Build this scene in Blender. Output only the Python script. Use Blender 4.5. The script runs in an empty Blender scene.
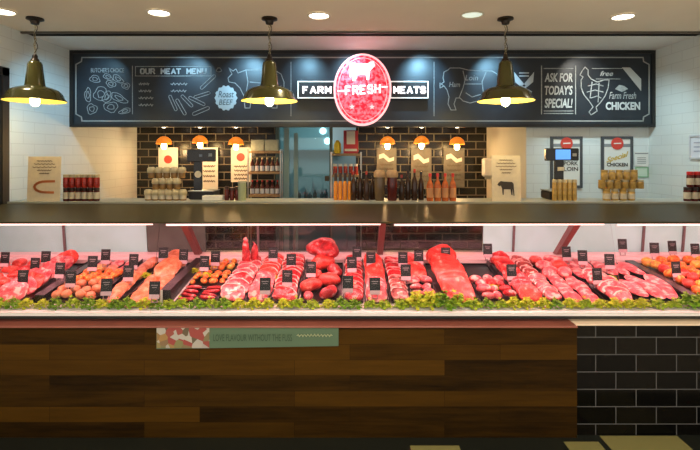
import bpy, math, random
from mathutils import Vector, Matrix, noise
PI = math.pi
random.seed(7)
S = bpy.context.scene
COL = S.collection
F, HY, H = 470.0, 155.0, 1.6

# ------------------------------------------------------------------ camera, world, exposure
cam_d = bpy.data.cameras.new('camera')
cam_d.sensor_width = 36.0
cam_d.lens = F / 700.0 * 36.0
cam_d.shift_y = -(225.0 - HY) / 700.0
cam_d.clip_start = 0.02
cam = bpy.data.objects.new('camera', cam_d)
cam.location = (0, 0, H)
cam.rotation_euler = (PI / 2, 0, 0)
COL.objects.link(cam)
S.camera = cam
S.view_settings.view_transform = 'Standard'
S.view_settings.look = 'None'
S.view_settings.gamma = 1.0
S.view_settings.exposure = 0.0
S.view_settings.use_curve_mapping = False

W = bpy.data.worlds.new('world'); S.world = W; W.use_nodes = True
W.node_tree.nodes['Background'].inputs[0].default_value = (1.0, 0.93, 0.84, 1)
W.node_tree.nodes['Background'].inputs[1].default_value = 1.02

def lamp(name, kind, loc, energy, color, size=0.1, size_y=None, target=None, spot=None, blend=0.5):
    l = bpy.data.lights.new(name, kind)
    l.energy = energy; l.color = color
    if kind == 'AREA':
        l.size = size
        if size_y: l.shape = 'RECTANGLE'; l.size_y = size_y
    else:
        l.shadow_soft_size = size
    if kind == 'SPOT': l.spot_size = math.radians(spot or 70); l.spot_blend = blend
    o = bpy.data.objects.new(name, l); o.location = loc
    if target is not None:
        o.rotation_euler = (Vector(target) - Vector(loc)).to_track_quat('-Z', 'Y').to_euler()
    COL.objects.link(o)
    return o

CEIL = 2.695
WARM = (1.0, 0.80, 0.55); COOL = (0.72, 0.88, 1.0)
# spots hidden in the ceiling slot, washing the menu board and the side walls
for i, px in enumerate((96, 185, 245, 305, 350, 425, 500, 590)):
    x = (px - 350) * 4.8 / F
    e = (7, 15, 20, 14, 11, 26, 20, 10)[i]
    c = (0.34, 0.72, 1.0) if px < 520 else (1.0, 0.96, 0.86)
    lamp('slot_spot', 'SPOT', (x, 4.37, 2.665), e*1.9, c, 0.01, target=(x, 4.9, 2.34), spot=64, blend=1.0)
    lamp('slot_spot_wide', 'SPOT', (x, 4.37, 2.665), 7, (0.60, 0.82, 1.0) if px < 520 else (1.0, 0.96, 0.88), 0.02, target=(x, 4.95, 1.9), spot=80, blend=1.0)
lamp('slot_spot', 'SPOT', (-2.0, 4.10, 2.665), 36, (0.34, 0.74, 1.0), 0.015, target=(-2.92, 4.6, 1.5), spot=90, blend=0.8)
lamp('slot_spot', 'SPOT', (2.25, 4.10, 2.665), 50, (0.64, 0.93, 1.0), 0.015, target=(2.95, 5.0, 1.25), spot=90, blend=0.8)
# unseen warm fill light, added to brighten the walls behind the menu board
lamp('back_room_fill', 'AREA', (-0.6, 5.55, 2.64), 8, (1.0, 0.82, 0.52), 3.4, 0.5, target=(-0.6, 5.55, 0))
lamp('cold_room_panel', 'AREA', (-0.45, 7.3, 2.3), 7, (0.86, 0.96, 1.0), 1.0, 0.5, target=(-0.45, 7.3, 0))

# ------------------------------------------------------------------ materials
MATS = {}
def nodes(name):
    m = bpy.data.materials.new(name); m.use_nodes = True
    nt = m.node_tree
    return m, nt, nt.nodes['Principled BSDF']
def mat(name, col, rough=0.5, metal=0.0, emit=None, es=1.0, var=0.0, vscale=30.0, spec=None, coat=0.0):
    if name in MATS: return MATS[name]
    m, nt, b = nodes(name)
    b.inputs['Base Color'].default_value = (*col, 1)
    b.inputs['Roughness'].default_value = rough
    b.inputs['Metallic'].default_value = metal
    if spec is not None: b.inputs['Specular IOR Level'].default_value = spec
    if coat: b.inputs['Coat Weight'].default_value = coat; b.inputs['Coat Roughness'].default_value = 0.1
    if emit:
        b.inputs['Emission Color'].default_value = (*emit, 1); b.inputs['Emission Strength'].default_value = es
    if var:
        tc = nt.nodes.new('ShaderNodeTexCoord'); n = nt.nodes.new('ShaderNodeTexNoise'); n.inputs['Scale'].default_value = vscale
        n.inputs['Detail'].default_value = 4
        r = nt.nodes.new('ShaderNodeValToRGB')
        r.color_ramp.elements[0].position = 0.3; r.color_ramp.elements[1].position = 0.7
        r.color_ramp.elements[0].color = (*[max(0, c * (1 - var)) for c in col], 1)
        r.color_ramp.elements[1].color = (*[min(1, c * (1 + var)) for c in col], 1)
        nt.links.new(tc.outputs['Object'], n.inputs['Vector']); nt.links.new(n.outputs['Fac'], r.inputs['Fac'])
        nt.links.new(r.outputs['Color'], b.inputs['Base Color'])
    MATS[name] = m
    return m
def tile(name, col, col2, mortar, w, h, ms, axis, rough=0.25, off=(0, 0), bump=0.15):
    m, nt, b = nodes(name)
    tc = nt.nodes.new('ShaderNodeTexCoord'); sp = nt.nodes.new('ShaderNodeSeparateXYZ'); cb = nt.nodes.new('ShaderNodeCombineXYZ')
    nt.links.new(tc.outputs['Object'], sp.inputs[0])
    mp = nt.nodes.new('ShaderNodeVectorMath'); mp.operation = 'ADD'; mp.inputs[1].default_value = (off[0], off[1], 0)
    nt.links.new(sp.outputs[axis[0]], cb.inputs[0]); nt.links.new(sp.outputs[axis[1]], cb.inputs[1])
    nt.links.new(cb.outputs[0], mp.inputs[0])
    br = nt.nodes.new('ShaderNodeTexBrick')
    br.inputs['Color1'].default_value = (*col, 1); br.inputs['Color2'].default_value = (*col2, 1); br.inputs['Mortar'].default_value = (*mortar, 1)
    br.inputs['Scale'].default_value = 1.0; br.inputs['Mortar Size'].default_value = ms; br.inputs['Mortar Smooth'].default_value = 0.1
    br.inputs['Brick Width'].default_value = w; br.inputs['Row Height'].default_value = h; br.inputs['Bias'].default_value = 0
    nt.links.new(mp.outputs[0], br.inputs['Vector'])
    nt.links.new(br.outputs['Color'], b.inputs['Base Color'])
    mr = nt.nodes.new('ShaderNodeMapRange'); mr.inputs['To Min'].default_value = rough; mr.inputs['To Max'].default_value = 0.85
    nt.links.new(br.outputs['Fac'], mr.inputs['Value']); nt.links.new(mr.outputs[0], b.inputs['Roughness'])
    bp = nt.nodes.new('ShaderNodeBump'); bp.inputs['Strength'].default_value = bump; bp.inputs['Distance'].default_value = 0.004; bp.invert = True
    nt.links.new(br.outputs['Fac'], bp.inputs['Height']); nt.links.new(bp.outputs[0], b.inputs['Normal'])
    return m
WHITE_TILE_S = tile('white_tile_side', (0.74, 0.79, 0.79), (0.72, 0.77, 0.77), (0.64, 0.68, 0.68), 0.30, 0.10, 0.0035, (1, 2), 0.5)
WHITE_TILE_F = tile('white_tile_front', (0.74, 0.79, 0.79), (0.72, 0.77, 0.77), (0.64, 0.68, 0.68), 0.30, 0.10, 0.0035, (0, 2), 0.5)
BLACK_TILE_B = tile('black_brick_back', (0.007, 0.006, 0.004), (0.014, 0.010, 0.007), (0.17, 0.15, 0.11), 0.23, 0.105, 0.007, (0, 2), 0.25)
def lowspec(m, v):
    m.node_tree.nodes['Principled BSDF'].inputs['Specular IOR Level'].default_value = v
BLACK_TILE_F = tile('black_tile_front', (0.001, 0.001, 0.0008), (0.006, 0.005, 0.003), (0.10, 0.10, 0.10), 0.231, 0.0992, 0.0028, (0, 2), 0.10, (-0.012, 0.036), 0.1)

lowspec(BLACK_TILE_F, 0.12)
def wood(name, c1, c2, pw, ph):
    m, nt, b = nodes(name)
    tc = nt.nodes.new('ShaderNodeTexCoord'); sp = nt.nodes.new('ShaderNodeSeparateXYZ'); cb = nt.nodes.new('ShaderNodeCombineXYZ')
    nt.links.new(tc.outputs['Object'], sp.inputs[0]); nt.links.new(sp.outputs[0], cb.inputs[0]); nt.links.new(sp.outputs[2], cb.inputs[1])
    br = nt.nodes.new('ShaderNodeTexBrick'); br.inputs['Scale'].default_value = 1
    br.inputs['Color1'].default_value = (0, 0, 0, 1); br.inputs['Color2'].default_value = (1, 1, 1, 1); br.inputs['Mortar'].default_value = (0.0, 0.0, 0.0, 1)
    br.inputs['Mortar Size'].default_value = 0.0012; br.inputs['Brick Width'].default_value = pw; br.inputs['Row Height'].default_value = ph
    br.offset = 0.37
    nt.links.new(cb.outputs[0], br.inputs['Vector'])
    mp = nt.nodes.new('ShaderNodeMapping'); mp.inputs['Scale'].default_value = (1.6, 20, 20)
    nt.links.new(tc.outputs['Object'], mp.inputs[0])
    ad = nt.nodes.new('ShaderNodeVectorMath'); ad.operation = 'ADD'
    nt.links.new(mp.outputs[0], ad.inputs[0]); nt.links.new(br.outputs['Color'], ad.inputs[1])
    n = nt.nodes.new('ShaderNodeTexNoise'); n.inputs['Scale'].default_value = 1.6; n.inputs['Detail'].default_value = 8; n.inputs['Roughness'].default_value = 0.65
    nt.links.new(ad.outputs[0], n.inputs['Vector'])
    mx = nt.nodes.new('ShaderNodeMix'); mx.data_type = 'FLOAT'; mx.inputs[0].default_value = 0.42
    nt.links.new(n.outputs['Fac'], mx.inputs[2]); nt.links.new(br.outputs['Color'], mx.inputs[3])
    r = nt.nodes.new('ShaderNodeValToRGB'); r.color_ramp.elements[0].position = 0.18; r.color_ramp.elements[1].position = 0.82
    r.color_ramp.elements[0].color = (*c1, 1); r.color_ramp.elements[1].color = (*c2, 1)
    nt.links.new(mx.outputs[0], r.inputs[0]); nt.links.new(r.outputs[0], b.inputs['Base Color'])
    b.inputs['Roughness'].default_value = 0.6; b.inputs['Specular IOR Level'].default_value = 0.08
    return m
WALNUT = wood('walnut_planks', (0.005, 0.0024, 0.0003), (0.085, 0.038, 0.003), 0.85, 0.088)

def meat(name, c1, c2, fat, amount, scale=26.0, rough=0.32):
    m, nt, b = nodes(name)
    tc = nt.nodes.new('ShaderNodeTexCoord'); oi = nt.nodes.new('ShaderNodeObjectInfo')
    ad = nt.nodes.new('ShaderNodeVectorMath'); ad.operation = 'ADD'
    nt.links.new(tc.outputs['Object'], ad.inputs[0]); nt.links.new(oi.outputs['Random'], ad.inputs[1])
    n = nt.nodes.new('ShaderNodeTexNoise'); n.inputs['Scale'].default_value = scale; n.inputs['Detail'].default_value = 3
    nt.links.new(ad.outputs[0], n.inputs['Vector'])
    r = nt.nodes.new('ShaderNodeValToRGB'); e = r.color_ramp.elements
    e[0].position = 0.3; e[0].color = (*c1, 1); e[1].position = 0.62 - amount * 0.12; e[1].color = (*c2, 1)
    x = e.new(0.70 - amount * 0.15); x.color = (*fat, 1)
    nt.links.new(n.outputs['Fac'], r.inputs[0]); nt.links.new(r.outputs[0], b.inputs['Base Color'])
    b.inputs['Roughness'].default_value = rough
    bp = nt.nodes.new('ShaderNodeBump'); bp.inputs['Strength'].default_value = 0.4; bp.inputs['Distance'].default_value = 0.004
    nt.links.new(n.outputs['Fac'], bp.inputs['Height']); nt.links.new(bp.outputs[0], b.inputs['Normal'])
    MATS[name] = m
    return m
M_RED = meat('beef_red', (0.26, 0.005, 0.010), (0.62, 0.030, 0.035), (0.80, 0.30, 0.28), 0.4)
M_CORAL = meat('coral_meat', (0.52, 0.020, 0.018), (0.84, 0.085, 0.060), (0.90, 0.28, 0.22), 0.1)
M_PINK = meat('pork_pink', (0.45, 0.030, 0.045), (0.80, 0.15, 0.16), (0.92, 0.48, 0.42), 0.6, 30)
M_PEACH = meat('chicken_peach', (0.60, 0.14, 0.05), (0.84, 0.30, 0.15), (0.90, 0.46, 0.27), 0.3)
M_ORANGE = meat('marinated_orange', (0.75, 0.09, 0.02), (0.90, 0.20, 0.04), (0.90, 0.42, 0.06), 0.7, 60)
M_YELL = meat('marinated_yellow', (0.85, 0.25, 0.04), (0.90, 0.45, 0.08), (0.80, 0.65, 0.10), 0.7, 60)
M_DARK = meat('dark_brown_meat', (0.16, 0.02, 0.02), (0.38, 0.07, 0.06), (0.75, 0.30, 0.26), 0.5)
M_FAT = mat('meat_fat', (0.90, 0.62, 0.56), 0.4, var=0.12)
M_BONE = mat('meat_bone', (0.88, 0.72, 0.62), 0.45)
CEILM = mat('ceiling_paint', (0.93, 0.82, 0.67), 0.9, var=0.03, vscale=2)
CEILW = mat('ceiling_white', (0.92, 0.90, 0.87), 0.9)
CREAM = mat('cream_paint', (0.80, 0.74, 0.60), 0.7, var=0.03, vscale=3)
BLACK = mat('black_paint', (0.010, 0.010, 0.011), 0.45)
BLACKG = mat('black_gloss', (0.012, 0.012, 0.014), 0.2)
STEEL = mat('brushed_steel', (0.55, 0.55, 0.54), 0.35, 0.9)
WHITEM = mat('white_enamel', (0.85, 0.84, 0.82), 0.35)
SLATE = mat('chalkboard_slate', (0.014, 0.020, 0.028), 0.38, var=0.25, vscale=5)
CHALK = mat('chalk_white', (0.33, 0.35, 0.35), 0.9, var=0.25, vscale=60)
CHALKB = mat('chalk_bright', (0.52, 0.55, 0.55), 0.9)
PAPER = mat('paper_white', (0.82, 0.80, 0.74), 0.7)
KRAFT = mat('kraft_card', (0.78, 0.68, 0.52), 0.75, var=0.05, vscale=40)
INK = mat('dark_ink', (0.05, 0.04, 0.035), 0.7)
GLASSY = None
def glass(name, tint, alpha=0.06, rough=0.02, ior=1.35):
    m = bpy.data.materials.new(name); m.use_nodes = True; nt = m.node_tree
    nt.nodes.remove(nt.nodes['Principled BSDF']); out = nt.nodes['Material Output']
    t = nt.nodes.new('ShaderNodeBsdfTransparent'); t.inputs[0].default_value = (*tint, 1)
    g = nt.nodes.new('ShaderNodeBsdfGlossy'); g.inputs['Roughness'].default_value = rough
    fr = nt.nodes.new('ShaderNodeFresnel'); fr.inputs[0].default_value = ior
    ad = nt.nodes.new('ShaderNodeMath'); ad.operation = 'ADD'; ad.inputs[1].default_value = alpha; ad.use_clamp = True
    mx = nt.nodes.new('ShaderNodeMixShader')
    nt.links.new(fr.outputs[0], ad.inputs[0]); nt.links.new(ad.outputs[0], mx.inputs[0])
    nt.links.new(t.outputs[0], mx.inputs[1]); nt.links.new(g.outputs[0], mx.inputs[2]); nt.links.new(mx.outputs[0], out.inputs[0])
    return m
GLASS = glass('clear_glass', (0.98, 0.98, 0.98), 0.0, 0.02, 1.14)
GLASSR = glass('rear_glass', (0.80, 0.84, 0.84), 0.05, 0.15)
GLASST = glass('teal_glass', (0.70, 0.92, 0.95), 0.06, 0.05)

# ------------------------------------------------------------------ mesh helpers
class MB:
    def __init__(s): s.v = []; s.f = []; s.m = []; s.cur = 0; s.mats = []
    def use(s, m):
        if m not in s.mats: s.mats.append(m)
        s.cur = s.mats.index(m); return s
    def add(s, vs, fs, M=None):
        b = len(s.v)
        for v in vs: s.v.append(tuple(M @ Vector(v)) if M is not None else tuple(v))
        for f in fs: s.f.append(tuple(b + i for i in f)); s.m.append(s.cur)
        return s
    def box(s, x0, x1, y0, y1, z0, z1, M=None):
        vs = [(x0,y0,z0),(x1,y0,z0),(x1,y1,z0),(x0,y1,z0),(x0,y0,z1),(x1,y0,z1),(x1,y1,z1),(x0,y1,z1)]
        fs = [(3,2,1,0),(4,5,6,7),(0,1,5,4),(1,2,6,5),(2,3,7,6),(3,0,4,7)]
        return s.add(vs, fs, M)
    def bbox(s, x0, x1, y0, y1, z0, z1, r, M=None):
        # box with chamfered edges, stacked rings
        r = min(r, (x1-x0)/2.01, (y1-y0)/2.01, (z1-z0)/2.01)
        rings = []
        for z, k in ((z0, r), (z0 + r, 0), (z1 - r, 0), (z1, r)):
            a, b_, c, d = x0 + k, x1 - k, y0 + k, y1 - k
            q = r * 0.6
            rings.append([(a+q,c,z),(b_-q,c,z),(b_,c+q,z),(b_,d-q,z),(b_-q,d,z),(a+q,d,z),(a,d-q,z),(a,c+q,z)])
        vs = [p for rr in rings for p in rr]; fs = [tuple(reversed(range(8))), tuple(range(24, 32))]
        for i in range(3):
            for j in range(8):
                k = (j + 1) % 8
                fs.append((i*8+j, i*8+k, (i+1)*8+k, (i+1)*8+j))
        return s.add(vs, fs, M)
    def lathe(s, prof, n=24, M=None, cap=True):
        vs = []; fs = []
        for r, z in prof:
            for i in range(n):
                a = 2 * PI * i / n; vs.append((r * math.cos(a), r * math.sin(a), z))
        for k in range(len(prof) - 1):
            for i in range(n):
                j = (i + 1) % n
                fs.append((k*n+i, k*n+j, (k+1)*n+j, (k+1)*n+i))
        if cap:
            fs.append(tuple(reversed(range(n)))); fs.append(tuple((len(prof)-1)*n + i for i in range(n)))
        return s.add(vs, fs, M)
    def cyl(s, p0, p1, r, n=10, r1=None):
        p0 = Vector(p0); p1 = Vector(p1); d = p1 - p0
        M = Matrix.Translation(p0) @ d.to_track_quat('Z', 'Y').to_matrix().to_4x4()
        return s.lathe([(r, 0), (r if r1 is None else r1, d.length)], n, M)
    def tube(s, pts, r, n=6):
        pts = [Vector(p) for p in pts]; vs = []; fs = []
        for k, p in enumerate(pts):
            d = pts[min(k+1, len(pts)-1)] - pts[max(k-1, 0)]
            q = d.to_track_quat('Z', 'Y')
            rr = r[k] if isinstance(r, (list, tuple)) else r
            for i in range(n):
                a = 2*PI*i/n; vs.append(p + q @ Vector((rr*math.cos(a), rr*math.sin(a), 0)))
        for k in range(len(pts)-1):
            for i in range(n):
                j = (i+1) % n; fs.append((k*n+i, k*n+j, (k+1)*n+j, (k+1)*n+i))
        fs.append(tuple(reversed(range(n)))); fs.append(tuple((len(pts)-1)*n+i for i in range(n)))
        return s.add(vs, fs)
    def prism(s, pts, y0, y1, M=None):     # outline in XZ, extruded along Y (front y0)
        n = len(pts)
        vs = [(x, y0, z) for x, z in pts] + [(x, y1, z) for x, z in pts]
        fs = [tuple(range(n)), tuple(reversed(range(n, 2*n)))]
        for i in range(n):
            j = (i+1) % n; fs.append((i, i+n, j+n, j))
        return s.add(vs, fs, M)
    def ribbon(s, pts, w, y0, y1, closed=False):   # thin raised line in the XZ plane
        pts = [Vector((p[0], p[1])) for p in pts]
        if closed: pts.append(pts[0])
        for a, b in zip(pts[:-1], pts[1:]):
            d = b - a
            if d.length < 1e-6: continue
            d.normalize(); nn = Vector((-d.y, d.x)) * w / 2; e = d * w * 0.35
            q = [a - e - nn, b + e - nn, b + e + nn, a - e + nn]
            s.prism([(p.x, p.y) for p in q], y0, y1)
        return s
    def mesh(s, name, smooth=False):
        me = bpy.data.meshes.new(name); me.from_pydata(s.v, [], s.f)
        for m in s.mats: me.materials.append(m)
        if s.mats: me.polygons.foreach_set('material_index', s.m)
        if smooth:
            me.polygons.foreach_set('use_smooth', [True] * len(me.polygons))
            try: me.set_sharp_from_angle(angle=math.radians(smooth if smooth is not True else 40))
            except Exception: pass
        me.update()
        return me
    def build(s, name, m=None, parent=None, smooth=False):
        if m is not None:
            s.mats = [m]; s.m = [0] * len(s.f)
        o = bpy.data.objects.new(name, s.mesh(name, smooth)); COL.objects.link(o)
        if parent is not None: o.parent = parent
        return o
def tag(o, label=None, cat=None, group=None, kind=None):
    if label: o['label'] = label
    if cat: o['category'] = cat
    if group: o['group'] = group
    if kind: o['kind'] = kind
    return o
def thing(name, loc, label, cat, group=None, rz=0):
    o = bpy.data.objects.new(name, None); o.location = loc; o.rotation_euler = (0, 0, rz); o.empty_display_size = 0.05
    COL.objects.link(o); return tag(o, label, cat, group)
def link(name, me, parent=None, loc=(0,0,0), rot=(0,0,0), label=None):
    o = bpy.data.objects.new(name, me); o.location = loc; o.rotation_euler = rot; COL.objects.link(o)
    if parent is not None: o.parent = parent
    if label: o['label'] = label
    return o
def dup(root, loc, rot=None, label=None, group=None, scale=None):
    r = root.copy(); COL.objects.link(r); r.location = loc
    if rot is not None: r.rotation_euler = rot
    if scale is not None: r.scale = scale
    if label: r['label'] = label
    if group: r['group'] = group
    for ch in list(root.children):
        c = ch.copy(); COL.objects.link(c); c.parent = r
        for g in list(ch.children):
            d = g.copy(); COL.objects.link(d); d.parent = c
    return r
def P(px, py, d): return ((px - 350) * d / F, d, H - (py - HY) * d / F)
def struct(name, mb, m, **k):
    o = mb.build(name, m, **k); o['kind'] = 'structure'; return o
def order(i, n):
    if n == 1: return 'only'
    if i == 0: return 'leftmost'
    if i == n - 1: return 'rightmost'
    return ['', 'second', 'third', 'fourth', 'fifth', 'sixth', 'seventh', 'eighth', 'ninth', 'tenth', 'eleventh', 'twelfth'][i] + ' from left'
def text_geo(txt, x0, x1, z0, z1, y0, thick=0.002, bold=0.0, shear=0.0):
    cu = bpy.data.curves.new('t', 'FONT'); cu.body = txt; cu.size = 1.0; cu.offset = bold; cu.shear = shear; cu.resolution_u = 3; cu.fill_mode = 'FRONT'
    o = bpy.data.objects.new('t', cu); COL.objects.link(o)
    dg = bpy.context.evaluated_depsgraph_get()
    me = bpy.data.meshes.new_from_object(o.evaluated_get(dg))
    vs = [v.co.copy() for v in me.vertices]; fs = [tuple(p.vertices) for p in me.polygons]
    bpy.data.objects.remove(o); bpy.data.curves.remove(cu); bpy.data.meshes.remove(me)
    ax = min(v.x for v in vs); bx = max(v.x for v in vs); ay = min(v.y for v in vs); by = max(v.y for v in vs)
    out = [(x0 + (v.x-ax)/(bx-ax)*(x1-x0), y0, z0 + (v.y-ay)/(by-ay)*(z1-z0)) for v in vs]
    return out, fs

# ------------------------------------------------------------------ the setting
XL, XR = -2.919, 3.18
D_SLOT0, D_SLOT1, D_BOARD, D_BACK = 4.18, 4.32, 4.90, 6.44
struct('floor', MB().box(-5, 5, 2.2, 8.2, -0.1, 0), mat('floor_dark', (0.012, 0.014, 0.010), 0.35))
struct('floor_front', MB().box(-5, 5, -3, 2.2, -0.1, 0), mat('floor_bounce_pale', (0.80, 0.74, 0.62), 0.4, var=0.05, vscale=4))  # unseen floor, made pale to bounce light up to the ceiling
PALE = mat('floor_inlay', (0.22, 0.20, 0.07), 0.4)
for (fa, fb) in ((0.33, 0.60), (1.19, 1.385), (1.42, 1.86)):
    struct('floor_inlay', MB().box(fa, fb, 2.2, 2.585 if fa < 1 else (2.62 if fa < 1.4 else 2.675), 0.0, 0.002), PALE)
struct('ceiling', MB().box(-5, 5, -0.5, D_SLOT0, CEIL, CEIL + 0.1), CEILM)
struct('ceiling_back', MB().box(XL - 0.1, 3.4, D_SLOT1, 6.6, CEIL, CEIL + 0.1), CEILW)
struct('trim_1', MB().box(-5, 5, D_SLOT0 - 0.02, D_SLOT0, CEIL, CEIL + 0.25).box(-5, 5, D_SLOT1 - 0.006, D_SLOT1, CEIL - 0.002, CEIL + 0.22)
       .box(-5, 5, D_SLOT0, D_SLOT1, CEIL + 0.22, CEIL + 0.25), BLACK)
struct('trim_2', MB().box(-5, 5, D_SLOT0 - 0.018, D_SLOT0 + 0.004, CEIL - 0.018, CEIL + 0.01), mat('slot_trim', (0.10, 0.085, 0.07), 0.5))
struct('wall_left', MB().box(XL - 0.12, XL, 1.0, 6.6, 0, CEIL), WHITE_TILE_S)
struct('wall_right', MB().box(XR, XR + 0.12, 1.0, 6.6, 0, CEIL), WHITE_TILE_S)
# dark panelled door on the left wall, nearest the camera
dz = 2.33
struct('door_1', MB().box(XL, XL + 0.006, 2.2, 4.01, 0, dz), BLACK)
struct('trim_3', MB().box(XL, XL + 0.014, 3.93, 4.01, 0, dz + 0.005).box(XL, XL + 0.014, 2.2, 4.01, dz - 0.06, dz + 0.01), mat('dark_frame', (0.03, 0.022, 0.018), 0.4))
# poster wall block (white front, cream side towards the opening)
pm = MB(); pm.use(WHITE_TILE_F).box(1.877, XR, 5.0, 6.6, 0, CEIL)
pm.use(CREAM).box(1.872, 1.878, 5.003, 6.44, 0, CEIL)
struct('wall_poster', pm, None)
# dark brick back wall with the cold room opening
xo0, xo1 = (276-350)*D_BACK/F, (356-350)*D_BACK/F
struct('wall_back', MB().box(XL, xo0, D_BACK, 6.6, 0, CEIL).box(xo1, 1.877, D_BACK, 6.6, 0, CEIL).box(xo0, xo1, D_BACK, 6.6, 2.15, CEIL), BLACK_TILE_B)
struct('trim_4', MB().box(XL + 0.005, 1.87, 5.95, D_BACK, 1.985, 2.1), mat('soffit', (0.10, 0.085, 0.07), 0.6))
TEALM = mat('pale_teal_panel', (0.42, 0.52, 0.52), 0.5)
struct('wall_cold_room', MB().box(xo0 - 0.5, xo1 + 0.5, 7.9, 8.0, 0, 2.5).box(xo0 - 0.5, xo0 - 0.4, 6.6, 7.9, 0, 2.5).box(xo1 + 0.4, xo1 + 0.5, 6.6, 7.9, 0, 2.5), TEALM)
struct('ceiling_cold_room', MB().box(xo0 - 0.5, xo1 + 0.5, 6.6, 8.0, 2.5, 2.6), CEILW)
# cold room door: frame, glass, handle, side leaf
dr = MB().box(xo0, xo0 + 0.05, 6.40, 6.52, 0, 2.15)
xa = (331-350)*D_BACK/F
dr.box(xa - 0.02, xa + 0.02, 6.40, 6.52, 0, 2.15)
d1 = struct('door_2', dr, mat('door_frame_teal', (0.10, 0.17, 0.18), 0.4))
dp = MB().box(xo0 + 0.05, xa - 0.02, 6.45, 6.46, 0.05, 2.1).build('glass_pane', GLASST, d1)
x1 = (284-350)*D_BACK/F; x2 = (298-350)*D_BACK/F
MB().box(x1, x1 + 0.07, 6.425, 6.445, 0.05, 2.0).box(x2 - 0.055, x2, 6.425, 6.445, 0.05, 1.9).build('door_stile', mat('stile_teal', (0.35, 0.55, 0.60), 0.4), d1)
hx, _, hz = P(327, 178.5, 6.4)
MB().bbox(hx - 0.03, hx + 0.03, 6.37, 6.40, hz - 0.035, hz + 0.035, 0.006).build('handle', mat('handle_brown', (0.09, 0.06, 0.03), 0.4), d1)
# ------------------------------------------------------------------ front ceiling: downlights and pendants
def ring(n=28): return [(math.cos(2*PI*i/n), math.sin(2*PI*i/n)) for i in range(n)]
DL = mat('downlight_glow', (0.9, 0.9, 0.85), 0.5, emit=(1.0, 0.93, 0.80), es=9)
DLD = mat('downlight_dim', (0.7, 0.75, 0.68), 0.5, emit=(0.85, 1.0, 0.82), es=0.75)
for i, (px, py, lit) in enumerate(((3, 11, 1), (159, 12, 1), (319, 15, 1), (472, 14, 0), (623, 16, 1))):
    d = (CEIL - H) * F / (HY - py); x = (px - 350) * d / F
    where = ('at the far left edge over the black door', 'above the menu heading of the board', 'above the FARM end of the shop sign', 'that glows only dimly, between two pendants', 'above the poster wall on the right')[i]
    t = thing('ceiling_downlight', (x, d, CEIL), 'round recessed ceiling downlight ' + where, 'downlight', 'ceiling downlights')
    MB().lathe([(0.088, -0.001), (0.094, -0.006), (0.080, -0.012), (0.074, -0.004)], 28, cap=False).build('trim_ring', mat('ring_cream', (0.75, 0.68, 0.55) if lit else (0.30, 0.27, 0.20), 0.5), t, True)
    MB().lathe([(0.075, -0.004), (0.074, -0.007)], 28).build('lens', DL if lit else DLD, t)
    if lit: lamp('downlight_lamp', 'SPOT', (x, d, CEIL - 0.02), 34 if i else 20, (1.0, 0.86, 0.66), 0.06, target=(x, d, 0), spot=110, blend=0.8)
for i, xx in enumerate((-2.4, -0.8, 0.8, 2.4)):
    for dd in (1.5, 0.1):
        lamp('front_fill_spot', 'SPOT', (xx, dd, CEIL - 0.02), 70 if abs(xx) < 1 else 42, (1.0, 0.89, 0.74), 0.08, target=(xx, dd, 0), spot=125, blend=0.8)  # unseen fill spots added to brighten the ceiling, ledges and counter front
OLIVE = mat('olive_enamel', (0.085, 0.080, 0.018), 0.22, 0.35, coat=0.5)
SHIN = mat('shade_inside', (0.92, 0.72, 0.16), 0.5)
BRASSD = mat('dark_bronze', (0.035, 0.025, 0.018), 0.35, 0.6)
CHAINM = mat('chain_brass', (0.40, 0.34, 0.20), 0.35, 0.9)
BULB = mat('bulb_glow', (1, 0.9, 0.6), 0.5, emit=(1.0, 0.82, 0.42), es=35)
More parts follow.
